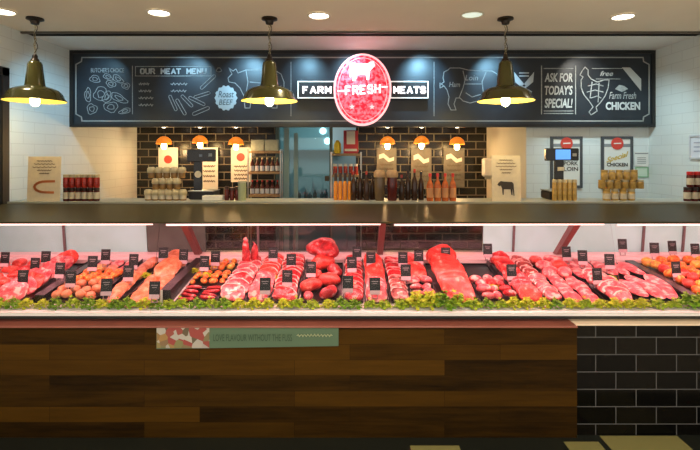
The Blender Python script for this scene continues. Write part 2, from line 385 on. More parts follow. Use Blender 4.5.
def pendant(px, label):
    d = 3.757; x = (px - 350) * d / F
    t = thing('pendant_lamp', (x, d, CEIL), label, 'pendant lamp', 'green pendant lamps over the display case')
    z = lambda v: v - CEIL
    # canopy
    MB().lathe([(0.062, -0.001), (0.064, -0.014), (0.035, -0.026), (0.028, -0.05), (0.010, -0.055)], 24).build('ceiling_rose', BRASSD, t, True)
    # chain of links
    c = MB(); n = 13; za = z(2.635); zb = z(2.405)
    for k in range(n):
        zc = za + (zb - za) * (k + 0.5) / n; R = 0.0115; M = Matrix.Translation((0.004*math.sin(k*1.3), 0, zc)) @ Matrix.Rotation((k % 2) * PI/2, 4, 'Z')
        pts = [M @ Vector((0.007*math.cos(a), 0, R*math.sin(a))) for a in [2*PI*q/10 for q in range(11)]]
        c.tube(pts, 0.0024, 5)
    c.build('chain', CHAINM, t, True)
    pts = [(0.012*math.sin(q*0.9) + 0.006, 0.008*math.cos(q*0.8), za + 0.01 + (zb - za) * q / 11) for q in range(12)]
    MB().tube(pts, 0.0032, 6).build('cable', BLACK, t, True)
    s = MB().lathe([(0.012, z(2.405)), (0.020, z(2.39)), (0.020, z(2.372)), (0.030, z(2.362)), (0.032, z(2.345))], 20).build('socket_cap', BRASSD, t, True)
    # shade: outer and inner skin
    outer = [(0.030, z(2.352)), (0.046, z(2.342)), (0.052, z(2.325)), (0.070, z(2.165)), (0.074, z(2.150)), (0.120, z(2.138)), (0.165, z(2.118)), (0.192, z(2.090)), (0.205, z(2.055)), (0.222, z(2.036)), (0.224, z(2.030))]
    inner = [(0.220, z(2.030)), (0.203, z(2.050)), (0.188, z(2.086)), (0.162, z(2.112)), (0.118, z(2.131)), (0.070, z(2.142)), (0.040, z(2.147))]
    MB().lathe(outer, 40, cap=False).build('shade', OLIVE, t, 60)
    MB().lathe(inner, 40, cap=False).build('shade_lining', SHIN, t, True)
    MB().lathe([(0.012, z(2.14)), (0.016, z(2.10)), (0.030, z(2.075)), (0.034, z(2.035)), (0.030, z(2.005)), (0.012, z(1.99))], 20).build('light_bulb', BULB, t, True)
    lamp('pendant_light', 'POINT', (x, d, 1.96), 1.5 if px < 100 else 6, (1.0, 0.78, 0.36), 0.025)
pendant(35, 'olive green pendant lamp on a chain, leftmost, before the white tiled wall')
pendant(269.5, 'olive green pendant lamp on a chain hanging left of the red oval sign')
pendant(505.5, 'olive green pendant lamp on a chain hanging right of the red oval sign')

# ------------------------------------------------------------------ chalk menu board
def Bp(px, py): return ((px - 350) * D_BOARD / F, H - (py - HY) * D_BOARD / F)
K = D_BOARD / F
board = thing('menu_board', (0, 0, 0), 'long black chalkboard menu with cuts, pig and chicken drawings hanging under the ceiling', 'menu board')
x0, z1 = Bp(70, 50.5); x1, z0 = Bp(655, 127)
YB = D_BOARD
MB().box(x0 + 0.02, x1 - 0.02, YB, YB + 0.06, z0 + 0.02, z1 - 0.02).build('panel', SLATE, board)
MB().box(x0, x1, YB - 0.012, YB + 0.07, z1 - 0.035, z1).box(x0, x1, YB - 0.012, YB + 0.07, z0, z0 + 0.03).box(x0, x0 + 0.035, YB - 0.012, YB + 0.07, z0 + 0.03, z1 - 0.035).box(x1 - 0.035, x1, YB - 0.012, YB + 0.07, z0 + 0.03, z1 - 0.035).build('frame', BLACK, board)
Y0, Y1 = YB - 0.003, YB + 0.001
def chalk(name, lines, w=0.9, m=CHALK, closed=()):
    mb = MB()
    for i, ln in enumerate(lines):
        mb.ribbon([Bp(*p) for p in ln], w * K, Y0, Y1)
    return mb.build(name, m, board)
def chalk_each(name, lines, w=0.9, m=CHALK):
    for ln in lines: chalk(name, [ln], w, m)
def chalk_text(txt, a, b, c, d, m=CHALK, bold=0.0, shear=0.0):
    X0, Z1 = Bp(a, c); X1, Z0 = Bp(b, d)
    v, f = text_geo(txt, X0, X1, Z0, Z1, Y0, bold=bold, shear=shear)
    return MB().add(v, f).build('lettering', m, board)
L, R_, T, B_ = 76, 649, 57.5, 121
chalk('chalk_border', [[(L+6, T), (R_-6, T)], [(R_-6, T), (R_-5.5, T+4), (R_, T+7)], [(R_, T+7), (R_, B_-7)], [(R_, B_-7), (R_-5.5, B_-4), (R_-6, B_)], [(L+6, B_), (R_-6, B_)],
      [(L+6, B_), (L+5.5, B_-4), (L, B_-7)], [(L, B_-7), (L, T+7)], [(L, T+7), (L+5.5, T+4), (L+6, T)]], 1.1, mat('chalk_line', (0.34, 0.35, 0.34), 0.9))
def blob(cx, cy, rx, ry, rot=0, wob=0.12, seed=0, n=16):
    o = []
    for i in range(n + 1):
        a = 2*PI*i/n; r = 1 + wob * math.sin(3*a + seed) + wob * 0.6 * math.sin(5*a + seed*2)
        x = rx*r*math.cos(a); y = ry*r*math.sin(a)
        o.append((cx + x*math.cos(rot) - y*math.sin(rot), cy + x*math.sin(rot) + y*math.cos(rot)))
    return o
cuts = [(95,79,5,3.5,.2),(108,77,5,2.5,.5),(118,79,6,3,.6),(111,84,5,3,.3),(126,86,4,3,0),(88,95,3,7,0),(101,94,7,7,0),(107,97,4,6,.4),(119,98,9,3.5,.5),(92,109,5,5,.3),(111,107,7,5,0),(125,111,6,2.4,-.3)]
ln = []
for i, (a, b_, c, d_, e) in enumerate(cuts):
    ln.append(blob(a, b_, c, d_, e, seed=i)); ln.append(blob(a, b_, c*.5, d_*.5, e, seed=i+2, n=9))
chalk_each('chalk_meat_cut', ln, 0.55)
chalk_text("BUTCHER'S CHOICE", 91, 124, 68, 72.5, bold=0.01)
chalk_each('chalk_line', [[(132.5, 66), (132.5, 114)], [(135.5, 66.5), (211, 66.5), (211, 76), (135.5, 76), (135.5, 66.5)], [(291, 62), (291, 116)], [(434, 62), (434, 116)]], 0.55)
sc = []
for (a, b_, w_) in ((139, 84, 10), (139, 91, 12), (139, 98, 14), (139, 105, 14), (171, 84, 16), (171, 91, 15)):
    sc.append([(a + w_*k/12, b_ + 1.1*math.sin(k*2.4)) for k in range(13)])
chalk_each('chalk_script', sc, 0.8)
def capsule(cx, cy, l, r, rot):
    o = []
    for i in range(8): a = -PI/2 + PI*i/7; o.append((l/2 + r*math.cos(a), r*math.sin(a)))
    for i in range(8): a = PI/2 + PI*i/7; o.append((-l/2 + r*math.cos(a), r*math.sin(a)))
    o.append(o[0]); c, s_ = math.cos(rot), math.sin(rot)
    return [(cx + x*c - y*s_, cy + x*s_ + y*c) for x, y in o]
chalk_each('chalk_sausage', [capsule(*q) for q in ((173,103,14,1.4,1.15),(181,107,15,1.5,1.05),(187,101,13,1.4,.8),(197,101,15,1.4,.45),(202,95,14,1.4,-.3),(208,82,17,1.5,-.75),(201,111,15,1.6,-.4))], 0.55)
# badge
pts = []
for i in range(48):
    a = 2*PI*i/48; r = 10.8 + 0.7*math.cos(14*a); pts.append(Bp(226 + r*math.cos(a), 98 - r*1.13*math.sin(a)))
MB().prism(pts[::-1] if False else pts, Y0, Y1).build('chalk_badge', mat('badge_blue', (0.40, 0.50, 0.55), 0.9), board)
for tx, a, b_, c, d_ in (('Roast', 218.5, 234, 91, 97.5), ('BEEF', 219, 233, 99.5, 105)):
    X0, Z1 = Bp(a, c); X1, Z0 = Bp(b_, d_); v, f = text_geo(tx, X0, X1, Z0, Z1, Y0 - 0.002, bold=0.01, shear=0.2)
    MB().add(v, f).build('lettering', mat('badge_ink', (0.08, 0.11, 0.13), 0.9), board)
cow = [(229,68),(233,71),(236,69),(238,73),(246,70),(262,70),(276,71),(281,74),(284,82),(284,98),(282,98),(281,86),(278,90),(277,108),(272,108),(271,96),(262,94),(252,95),(250,108),(245,108),(244,96),(240,88),(235,83),(229,82),(228,78),(232,74),(229,68)]
chalk('chalk_drawing', [cow, [(246,70),(248,82),(246,94)], [(262,70),(261,94)], [(250,82),(261,83)], [(262,84),(276,82)], blob(219, 70, 2.5, 2, 0)], 0.7)['label'] = 'chalk drawn cow'
pig = [(441,84),(444,82),(443,78),(444,72),(448,70),(450,68),(460,68),(468,70),(480,71),(492,71),(497,74),(499,80),(498,92),(497,104),(492,104),(491,96),(485,99),(478,101),(470,103),(463,101),(460,98),(456,98),(454,104),(456,110),(451,110),(448,104),(449,97),(447,90),(444,86),(441,84)]
chalk('chalk_drawing', [pig, [(463,71),(465,80),(463,88),(459,98)], [(486,72),(482,82),(484,98)], [(465,84),(482,84)], [(466,93),(472,97),(482,94)], [(444,86),(440,88),(440,83)]], 0.75)['label'] = 'chalk drawn pig with cuts marked'
chalk_text('Ham', 449, 460, 82, 87, bold=0.01, shear=0.2); chalk_text('Loin', 465, 478, 75, 80.5, bold=0.01, shear=0.2)
def poly(pts, m, name, lab=None):
    o = MB().prism([Bp(*p) for p in pts], Y0, Y1).build(name, m, board)
    if lab: o['label'] = lab
CB = mat('cleaver_chalk', (0.45, 0.50, 0.53), 0.9)
for bl, hd, yy in ((((514,72),(515,82),(521,87),(524,84)), ((521,86),(531,92)), 0), (((534,72),(533,82),(527,87),(524,84)), ((527,86),(517,92)), 0.0006)):
    MB().prism([Bp(*p) for p in bl], Y0 - yy, Y1).ribbon([Bp(*hd[0]), Bp(*hd[1])], 1.6*K, Y0 - yy, Y1).build('chalk_cleaver', CB, board)
for yy in (73, 76): MB().ribbon([Bp(519.5, yy), Bp(528.5, yy)], 1.2*K, Y0, Y1).build('chalk_line', CB, board)
chalk_each('chalk_line', [[(541.5, 66), (541.5, 114)], [(575.5, 66), (575.5, 114)], [(544, 68.5), (573, 68.5)], [(544, 111), (573, 111)], [(544, 113.5), (573, 113.5)]], 0.9)
for tx, c, d_ in (('ASK FOR', 73, 82), ("TODAY'S", 85.5, 95), ('SPECIAL!', 98.5, 108)):
    chalk_text(tx, 544.5, 572.5, c, d_, CHALKB, bold=0.03, shear=0.15)
hen = [(582,71),(585,67),(588,70),(588,75),(591,79),(597,82),(604,80),(609,80),(608,88),(605,96),(600,103),(596,107),(597,111),(591,115),(589,112),(593,107),(589,101),(584,95),(581,88),(581,80),(583,77),(580,75),(582,71)]
chalk('chalk_drawing', [hen, [(588,86),(596,84),(603,86)], [(587,92),(595,90),(603,92)], [(591,98),(597,96),(601,98)], [(592,82),(590,98)], [(599,83),(598,102)]], 0.85)['label'] = 'chalk drawn hen with cuts marked'
chalk_text('free', 600, 613, 71, 76, bold=0.02, shear=0.3)
chalk_each('chalk_line', [[(592, 68.5), (622, 68.5)], [(596, 79), (620, 79)]], 0.5)
poly([(622,67.5),(630,67.5),(641,79),(641,91)], mat('chalk_ribbon', (0.42, 0.42, 0.40), 0.9), 'chalk_ribbon', 'diagonal chalk ribbon in the corner')
chalk_text('Farm Fresh', 609, 636, 92, 99, bold=0.01, shear=0.25)
chalk_text('CHICKEN', 605.5, 640, 102, 110, CHALKB, bold=0.04)
poly([(615,89),(619,85),(624,86),(628,89),(622,92)], CHALK, 'chalk_drawing', 'small chalk bird head')

STROKES = {
 'F': [[(0,0),(0,1),(.8,1)], [(0,.52),(.62,.52)]], 'A': [[(0,0),(.5,1),(1,0)], [(.2,.32),(.8,.32)]],
 'R': [[(0,0),(0,1),(.7,1),(.9,.88),(.9,.62),(.7,.48),(0,.48)], [(.5,.48),(.95,0)]], 'M': [[(0,0),(0,1),(.5,.35),(1,1),(1,0)]],
 'E': [[(.85,0),(0,0),(0,1),(.85,1)], [(0,.52),(.65,.52)]], 'T': [[(0,1),(1,1)], [(.5,1),(.5,0)]], 'H': [[(0,0),(0,1)], [(.9,0),(.9,1)], [(0,.5),(.9,.5)]],
 'S': [[(.9,.82),(.72,1),(.2,1),(0,.82),(0,.66),(.2,.53),(.72,.48),(.9,.34),(.9,.16),(.72,0),(.2,0),(0,.18)]],
 'O': [[(.2,0),(0,.2),(0,.8),(.2,1),(.75,1),(.95,.8),(.95,.2),(.75,0),(.2,0)]], 'U': [[(0,1),(0,.2),(.2,0),(.75,0),(.95,.2),(.95,1)]], 'N': [[(0,0),(0,1),(.95,0),(.95,1)]], ' ': []}
def block_text(mb, txt, x0, x1, z0, z1, w, y0, y1, rise=0.0):
    n = len(txt); p = (x1 - x0) / n; lw = p * (0.66 if w > 0.015 else 0.72)
    for i, ch in enumerate(txt):
        a = x0 + i*p + (p - lw)/2
        for st in STROKES[ch]: mb.ribbon([(a + q[0]*lw, z0 + w/2 + q[1]*(z1 - z0 - w) + rise*i) for q in st], w, y0, y1)
    return mb
X0, Z1 = Bp(140, 68.3); X1, Z0 = Bp(207, 74.2)
block_text(MB(), 'OUR MEAT MENU', X0, X1, Z0, Z1, 0.013, Y0, Y1).build('lettering', CHALKB, board)
# ------------------------------------------------------------------ shop sign
sign = thing('shop_sign', (0, 0, 0), 'lit red oval FRESH sign with FARM and MEATS panels mounted on the chalkboard', 'shop sign')
m, nt, b = nodes('sign_red')
tc = nt.nodes.new('ShaderNodeTexCoord'); n = nt.nodes.new('ShaderNodeTexNoise'); n.inputs['Scale'].default_value = 26; n.inputs['Detail'].default_value = 3
r = nt.nodes.new('ShaderNodeValToRGB'); e = r.color_ramp.elements; e[0].position = 0.42; e[0].color = (0.62, 0.006, 0.03, 1); e[1].position = 0.60; e[1].color = (0.82, 0.19, 0.25, 1)
nt.links.new(tc.outputs['Object'], n.inputs['Vector']); nt.links.new(n.outputs['Fac'], r.inputs[0])
nt.links.new(r.outputs[0], b.inputs['Base Color']); nt.links.new(r.outputs[0], b.inputs['Emission Color']); b.inputs['Emission Strength'].default_value = 0.8
SRED = m
SWH = mat('sign_white_lit', (0.9, 0.8, 0.8), 0.5, emit=(1.0, 0.93, 0.93), es=1.0)
SPK = mat('sign_pink_rim', (0.9, 0.5, 0.52), 0.5, emit=(1.0, 0.55, 0.58), es=1.0)
dS = 4.74
def Sp(px, py): return ((px - 350)*dS/F, H - (py - HY)*dS/F)
KS = dS / F
def oval(rx, ry, n=56): return [Sp(362.5 + rx*math.cos(-2*PI*i/n), 89.5 + ry*math.sin(-2*PI*i/n)) for i in range(n)]
MB().prism(oval(29, 36), dS, dS + 0.10).build('oval_panel', SPK, sign)
MB().prism(oval(27, 34), dS - 0.006, dS + 0.01).build('oval_face', SRED, sign)
cowf = [(350,64.5),(352,63),(360,64),(368,63.5),(371,61.5),(374,62),(375,66),(372,69),(370,71),(369,80),(366.5,80),(366,75),(357,75),(355.5,81),(352.5,81),(352,76),(350,78),(349,70)]
MB().prism([Sp(*p) for p in cowf], dS - 0.011, dS - 0.004).build('cow_emblem', SWH, sign)
X0, Z0 = Sp(344.5, 95.5); X1, Z1 = Sp(381.5, 86)
block_text(MB(), 'FRESH', X0, X1, Z0, Z1, 0.019, dS - 0.011, dS - 0.004, 0.005).build('lettering', SWH, sign)
MB().ribbon([Sp(338, 91), Sp(344, 91)], 1.6*KS, dS - 0.009, dS).ribbon([Sp(382, 87), Sp(387, 87)], 1.6*KS, dS - 0.009, dS).build('side_bar', SWH, sign)
rg = MB()
o_ = oval(24.5, 31.5)
rg.ribbon(o_ + [o_[0]], 0.5*KS, dS - 0.008, dS).build('inner_line', SPK, sign)
for k, (a, b_) in enumerate(((352, 107), (372, 107))):
    pts = []
    for i in range(10):
        an = PI/2 + PI*i/5; rr = 3 if i % 2 == 0 else 1.3; pts.append(Sp(a + rr*math.cos(an), b_ - rr*math.sin(an)))
    MB().prism(pts, dS - 0.009, dS).build('star', SPK, sign)
for tx, a, b_, ta, tb in (('FARM', 297.5, 335, 302, 332), ('MEATS', 390, 428.5, 393, 426.5)):
    d_ = 4.80
    q = lambda px, py: ((px - 350)*d_/F, H - (py - HY)*d_/F)
    xa_, zb_ = q(a, 81); xb_, za_ = q(b_, 98.5)
    bx = MB().box(xa_, xb_, d_, d_ + 0.09, za_, zb_).build('side_panel', BLACK, sign)
    fr = MB(); w_ = 0.012
    fr.box(xa_, xb_, d_ - 0.006, d_, zb_ - w_, zb_).box(xa_, xb_, d_ - 0.006, d_, za_, za_ + w_).box(xa_, xa_ + w_, d_ - 0.006, d_, za_ + w_, zb_ - w_).box(xb_ - w_, xb_, d_ - 0.006, d_, za_ + w_, zb_ - w_)
    fr.build('panel_border', mat('border_white', (0.8, 0.8, 0.78), 0.5, emit=(0.9, 0.95, 0.9), es=0.45), bx)
    X0, Z0 = q(ta, 93.8); X1, Z1 = q(tb, 86.2)
    block_text(MB(), tx, X0, X1, Z0, Z1, 0.018, d_ - 0.006, d_ + 0.001).build('lettering', SWH, bx)
lamp('sign_glow', 'POINT', (0.12, 4.45, 2.36), 1.0, (1.0, 0.12, 0.16), 0.15)

# ------------------------------------------------------------------ serving counter front
D0 = 2.648
ledge_xr = 1.285
ct = thing('wood_clad_counter', (0, D0, 0), 'dark walnut plank counter front under the glass meat display', 'counter')
MB().box(-2.90, ledge_xr, 0.012, 0.34, 0, 0.624).build('plank_front', WALNUT, ct)
LEDW = mat('ledge_wood', (0.30, 0.09, 0.06), 0.35, var=0.15, vscale=3)  # red wood, made pinker to carry the case glow spilling through the glass
MB().bbox(-2.90, ledge_xr, 0, 0.14, 0.6245, 0.634, 0.003).build('ledge', LEDW, ct)
tcn = thing('tiled_counter', (2.2, D0 + 0.031, 0), 'glossy black brick-tiled counter front with a cream ledge at the right', 'counter')
MB().box(ledge_xr + 0.001 - 2.2, 3.1 - 2.2, 0.006, 0.33, 0, 0.6265).build('tiled_front', BLACK_TILE_F, tcn)
MB().bbox(ledge_xr + 0.001 - 2.2, 3.1 - 2.2, -0.004, 0.11, 0.627, 0.634, 0.003).build('ledge', mat('cream_ledge', (0.95, 0.78, 0.58), 0.5), tcn)
# green banner sign stuck on the plank front
bn = thing('banner_sign', ((247-350)*D0/F, D0, 0.59), 'long green paper banner with a food photo, fixed on the walnut planks', 'sign')
bx = bn.location.x
c = lambda px, py: ((px-350)*D0/F - bx, H - (py-HY)*D0/F - 0.59)
xa_, zt = c(156, 327.5); xb_, zb = c(338.5, 349.5); _, zb2 = c(0, 346.5)
MB().add([(xa_, 0.006, zb), (xb_, 0.006, zb2), (xb_, 0.006, zt), (xa_, 0.006, zt), (xa_, 0.012, zb), (xb_, 0.012, zb2), (xb_, 0.012, zt), (xa_, 0.012, zt)],
         [(0,1,2,3), (7,6,5,4), (0,4,5,1), (1,5,6,2), (2,6,7,3), (3,7,4,0)]).build('sheet', mat('banner_green', (0.085, 0.15, 0.085), 0.6), bn)
m, nt, b = nodes('banner_photo')
tc = nt.nodes.new('ShaderNodeTexCoord'); n = nt.nodes.new('ShaderNodeTexVoronoi'); n.inputs['Scale'].default_value = 24; n.inputs['Randomness'].default_value = 1
sv = nt.nodes.new('ShaderNodeSeparateXYZ'); r = nt.nodes.new('ShaderNodeValToRGB'); e = r.color_ramp.elements
e[0].color = (0.45, 0.42, 0.36, 1); e[1].color = (0.30, 0.05, 0.04, 1); e[1].position = 0.8
for p_, q_ in ((0.3, (0.40, 0.38, 0.33, 1)), (0.45, (0.10, 0.07, 0.03, 1)), (0.6, (0.35, 0.20, 0.06, 1)), (0.7, (0.15, 0.2, 0.08, 1))): x_ = e.new(p_); x_.color = q_
nt.links.new(tc.outputs['Object'], n.inputs['Vector']); nt.links.new(n.outputs['Color'], sv.inputs[0]); nt.links.new(sv.outputs[0], r.inputs[0]); nt.links.new(r.outputs[0], b.inputs['Base Color'])
xp, _ = c(209, 0)
MB().box(xa_ + 0.002, xp, 0.004, 0.006, zb + 0.006, zt - 0.002).build('food_photo', m, bn)
X0, Z1 = c(213, 334.5); X1, Z0 = c(292, 341.5)
v, f = text_geo('LOVE FLAVOUR WITHOUT THE FUSS', X0, X1, Z0, Z1, 0.004, bold=0.012)
MB().add(v, f).build('lettering', mat('banner_ink', (0.04, 0.08, 0.04), 0.6), bn)
X0, Z1 = c(297, 334); X1, Z0 = c(332, 337.5); mb = MB()
mb.ribbon([(X0 + (X1-X0)*k/30, (Z0+Z1)/2 + 0.007*math.sin(k*2.2)) for k in range(31)], 0.004, 0.003, 0.006).build('script_line', mat('banner_light', (0.40, 0.45, 0.25), 0.6), bn)

# ------------------------------------------------------------------ display case
CX0, CX1 = -2.86, 3.12
def deckz(d): return 0.685 + (d - 2.74) * 0.145
case = thing('display_case', (0, 0, 0), 'long glass-fronted meat display case with pink lighting and a dark top', 'display case')
def side_strip(mb, prof, x0, x1):       # closed (y,z) outline extruded along X
    n = len(prof); vs = [(x0, y, z) for y, z in prof] + [(x1, y, z) for y, z in prof]
    fs = [tuple(reversed(range(n))), tuple(range(n, 2*n))]
    for i in range(n):
        j = (i+1) % n; fs.append((i, j, j+n, i+n))
    return mb.add(vs, fs)
side_strip(MB(), [(2.79, 0.6345), (3.85, 0.6345), (3.85, 0.78), (3.5, 0.78), (3.5, deckz(3.5) - 0.01), (2.79, deckz(2.79) - 0.012), (2.79, 0.655)], CX0, CX1).build('body', mat('case_body', (0.06, 0.055, 0.05), 0.5), case)
side_strip(MB(), [(2.712, 0.671), (2.785, 0.671), (2.785, 0.690), (2.72, 0.684), (2.712, 0.682)], CX0, CX1).build('front_sill', WHITEM, case)
side_strip(MB(), [(2.770, 0.6345), (2.789, 0.6345), (2.789, 0.6705), (2.770, 0.6705)], CX0, CX1).build('toe_strip', mat('sill_dark', (0.06, 0.06, 0.05), 0.4), case)
side_strip(MB(), [(2.786, deckz(2.786)-0.012), (3.5, deckz(3.5)-0.01), (3.5, deckz(3.5)), (2.786, deckz(2.786))], CX0, CX1).build('deck', mat('deck_white', (0.75, 0.68, 0.66), 0.35), case)
side_strip(MB(), [(3.502, 0.781), (3.84, 0.781), (3.84, 0.822), (3.72, 0.822), (3.71, 0.835), (3.60, 0.835), (3.59, 0.82), (3.502, 0.82)], CX0, CX1).build('rear_shelf', mat('rear_steel_lit_pink', (0.75, 0.60, 0.58), 0.35), case)  # white steel, with the pink of the case lighting put into its colour
TOPM = mat('case_top_bronze', (0.046, 0.038, 0.014), 0.42, 0.0, spec=0.14)
zt0, zt1 = 1.194, 1.194
side_strip(MB(), [(2.85, 1.184), (2.862, 1.182), (3.98, 1.182), (3.98, 1.194), (2.852, 1.194), (2.85, 1.193)], CX0, CX1).build('top_panel', TOPM, case)
side_strip(MB(), [(3.92, 1.1945), (4.26, 1.1945), (4.26, 1.209), (3.92, 1.209)], CX0, CX1).build('rear_ledge', mat('ledge_pale', (0.40, 0.42, 0.38), 0.4), case)
side_strip(MB(), [(3.95, 0.0), (4.26, 0.0), (4.26, 0.55), (3.95, 0.55)], CX0, CX1).build('rear_base', mat('rear_base_m', (0.10, 0.10, 0.10), 0.5), case)
for xx in (-2.2, -0.5, 1.2, 2.9):
    MB().cyl((xx, 4.22, 0.55), (xx, 4.22, 1.195), 0.012).build('ledge_post', STEEL, case)
bays = [CX0, -1.17, 0.23, 1.60, CX1]
PINKM = mat('support_red', (0.22, 0.07, 0.06), 0.35, 0.3)
for i in range(4):
    a, b_ = bays[i] + 0.012, bays[i+1] - 0.012
    side_strip(MB(), [(2.722, 0.684), (2.728, 0.684), (2.866, 1.181), (2.860, 1.181)], a, b_).build('front_glass', GLASS, case)
    MB().cyl((a + 0.03, 2.885, 1.171), (b_ - 0.03, 2.885, 1.176), 0.006, 12).build('light_tube', mat('led_tube', (1, 0.8, 0.8), 0.5, emit=(1.0, 0.58, 0.52), es=1.7), case)
    lamp('case_light', 'AREA', ((a + b_)/2, 2.905, 1.165), 9.0, (1.0, 0.44, 0.43), b_ - a - 0.1, 0.03, target=((a + b_)/2, 3.05, 0.70))
    lamp('case_light_rear', 'AREA', ((a + b_)/2, 3.60, 1.16), 3.5, (1.0, 0.36, 0.38), b_ - a - 0.1, 0.04, target=((a + b_)/2, 3.45, 0.80))
for xx in bays[1:-1]:
    side_strip(MB(), [(3.22, 1.18), (3.30, 1.18), (3.66, 0.836), (3.60, 0.836)], xx - 0.022, xx + 0.022).build('support_post', PINKM, case)
FROST = mat('frosted_pale_panel', (0.46, 0.95, 0.88), 0.25, var=0.12, vscale=3)
for a, b_, gm in ((CX0, -1.62, FROST), (-1.615, -1.15, mat('smoky_panel', (0.10, 0.12, 0.10), 0.25, var=0.3, vscale=6)), (-1.145, 1.055, GLASSR), (1.06, CX1, FROST)):
    o = side_strip(MB(), [(3.755, 0.824), (3.761, 0.824), (3.721, 1.18), (3.715, 1.18)], a, b_).build('rear_panel', gm, case)
    o['label'] = 'pale frosted rear sliding panel' if gm is FROST else ('clear rear glass panel' if gm is GLASSR else 'smoky grey rear sliding panel')
for xx in (-2.27, -0.73, 1.30, 2.33, 2.65):
    side_strip(MB(), [(3.738, 0.836), (3.754, 0.824), (3.714, 1.18), (3.700, 1.18)], xx - 0.008, xx + 0.008).build('rear_mullion', mat('mullion', (0.15, 0.11, 0.11), 0.4), case)

# ------------------------------------------------------------------ meat pieces
def disp(v, amp, sc, seed):
    q = Vector(v) * sc + Vector((seed*3.1, seed*1.7, seed))
    return amp * noise.noise(q)
def lump(rx, ry, rz, seed, amp=0.18, nu=16, nv=9, sc=18, flat=0.0):
    vs = []; fs = []
    for j in range(nv + 1):
        ph = -PI/2 + PI*j/nv
        for i in range(nu):
            th = 2*PI*i/nu
            p = Vector((math.cos(ph)*math.cos(th)*rx, math.cos(ph)*math.sin(th)*ry, math.sin(ph)*rz))
            k = 1 + disp(p, amp, sc, seed) * 2
            p = p * k
            if p.z < -rz*(1-flat): p.z = -rz*(1-flat)
            p.z += rz*(1-flat)
            vs.append(tuple(p))
    for j in range(nv):
        for i in range(nu):
            k = (i+1) % nu; fs.append((j*nu+i, j*nu+k, (j+1)*nu+k, (j+1)*nu+i))
    return vs, fs
def steak_geo(w, l, t, seed, n=22):
    out = []
    for i in range(n):
        a = 2*PI*i/n; c_, s_ = math.cos(a), math.sin(a)
        r = 1/((abs(c_)**2.6 + abs(s_)**2.6)**(1/2.6)); r *= 1 + 0.22*noise.noise(Vector((c_*1.3 + seed*5, s_*1.3, seed)))
        out.append((c_*r*w/2, s_*r*l/2))
    vs = [(0, 0, 0)]; rows = ((0.86, 0.0), (1.0, 0.3), (1.0, 0.75), (0.90, 1.0), (0.5, 1.08))
    for k, h in rows:
        for x, y in out: vs.append((x*k, y*k, t*h + 0.003*noise.noise(Vector((x*40, y*40, seed*3 + h)))*2 + 0.10*w*math.sin(x/w*2.4 + seed)*0.6))
    vs.append((0, 0, t*1.08)); fs = []
    for i in range(n): fs.append((0, 1+(i+1) % n, 1+i))
    for r_ in range(4):
        for i in range(n):
            j = (i+1) % n; b0 = 1 + r_*n; fs.append((b0+i, b0+j, b0+n+j, b0+n+i))
    b0 = 1 + 4*n
    for i in range(n): fs.append((b0+i, b0+(i+1) % n, 1+5*n))
    # fat rim along one half of the edge
    fv = []; ff = []; q = list(range(n//12, n//2))
    for i in q:
        x, y = out[i]; nx, ny = x/(w/2), y/(l/2); z_ = 0.10*w*math.sin(x/w*2.4 + seed)*0.6
        for k, h in ((0.97, 0.05), (1.07, 0.2), (1.08, 0.85), (0.96, 1.14)): fv.append((x*k, y*k, t*h + z_))
    for a_ in range(len(q)-1):
        for k in range(4):
            kk = (k+1) % 4; ff.append((a_*4+k, (a_+1)*4+k, (a_+1)*4+kk, a_*4+kk))
    ff.append((0,1,2,3)); e_ = (len(q)-1)*4; ff.append((e_+3, e_+2, e_+1, e_))
    return (vs, fs), (fv, ff)
CACHE = {}
def piece(kind, m, v, w):
    key = (kind, m.name, v, round(w, 3))
    if key in CACHE: return CACHE[key]
    parts = []
    if kind in ('steak', 'slice', 'chop'):
        l = w * {'steak': 0.72, 'slice': 0.85, 'chop': 0.8}[kind]; t = {'steak': 0.020, 'slice': 0.016, 'chop': 0.018}[kind]
        (a, b_), (c_, d_) = steak_geo(w, l, t, v + 1.3)
        main = MB().add(a, b_).use(m); parts = []
        if kind != 'slice': fm = MB().add(c_, d_); fm.mats = [M_FAT]; parts.append(('fat_rim', fm.mesh('fat_rim', True)))
        if kind == 'chop':
            bn_ = MB().tube([(-w*0.3, -l*0.1, t*0.9), (-w*0.1, l*0.05, t*1.2), (w*0.12, l*0.1, t*1.15)], [0.006, 0.005, 0.008]); bn_.mats = [M_BONE]; parts.append(('bone', bn_.mesh('bone', True)))
    elif kind == 'ball': a, b_ = lump(w/2, w/2, w/2.3, v, 0.10, 12, 8, 30, 0.15); main = MB().add(a, b_)
    elif kind == 'fillet': a, b_ = lump(w*0.36, w*0.72, w*0.15, v, 0.22, 14, 8, 14, 0.3); main = MB().add(a, b_)
    elif kind == 'roast': a, b_ = lump(w/2, w*0.36, w*0.30, v, 0.20, 22, 12, 12, 0.2); main = MB().add(a, b_)
    elif kind == 'sausage':
        pts = [(w*(k/9-0.5), 0.10*w*math.sin(k/9*PI + v), w*0.12) for k in range(10)]
        main = MB().tube(pts, [w*0.05, w*0.10, w*0.12, w*0.12, w*0.12, w*0.12, w*0.12, w*0.12, w*0.10, w*0.05], 10)
    elif kind == 'slab': a, b_ = lump(w*0.40, w*1.05, w*0.13, v, 0.16, 20, 8, 10, 0.3); main = MB().add(a, b_)
    main.mats = [m]; main.m = [0]*len(main.f)
    CACHE[key] = (main.mesh(kind, True), parts)
    return CACHE[key]
PNAME = {'steak': 'steak', 'slice': 'meat_slice', 'chop': 'pork_chop', 'ball': 'meat_ball', 'fillet': 'chicken_fillet', 'roast': 'beef_roast', 'sausage': 'sausage', 'slab': 'rib_slab'}
PCAT = {'steak': 'steak', 'slice': 'meat slice', 'chop': 'chop', 'ball': 'meat ball', 'fillet': 'chicken fillet', 'roast': 'roast', 'sausage': 'sausage', 'slab': 'slab of meat'}
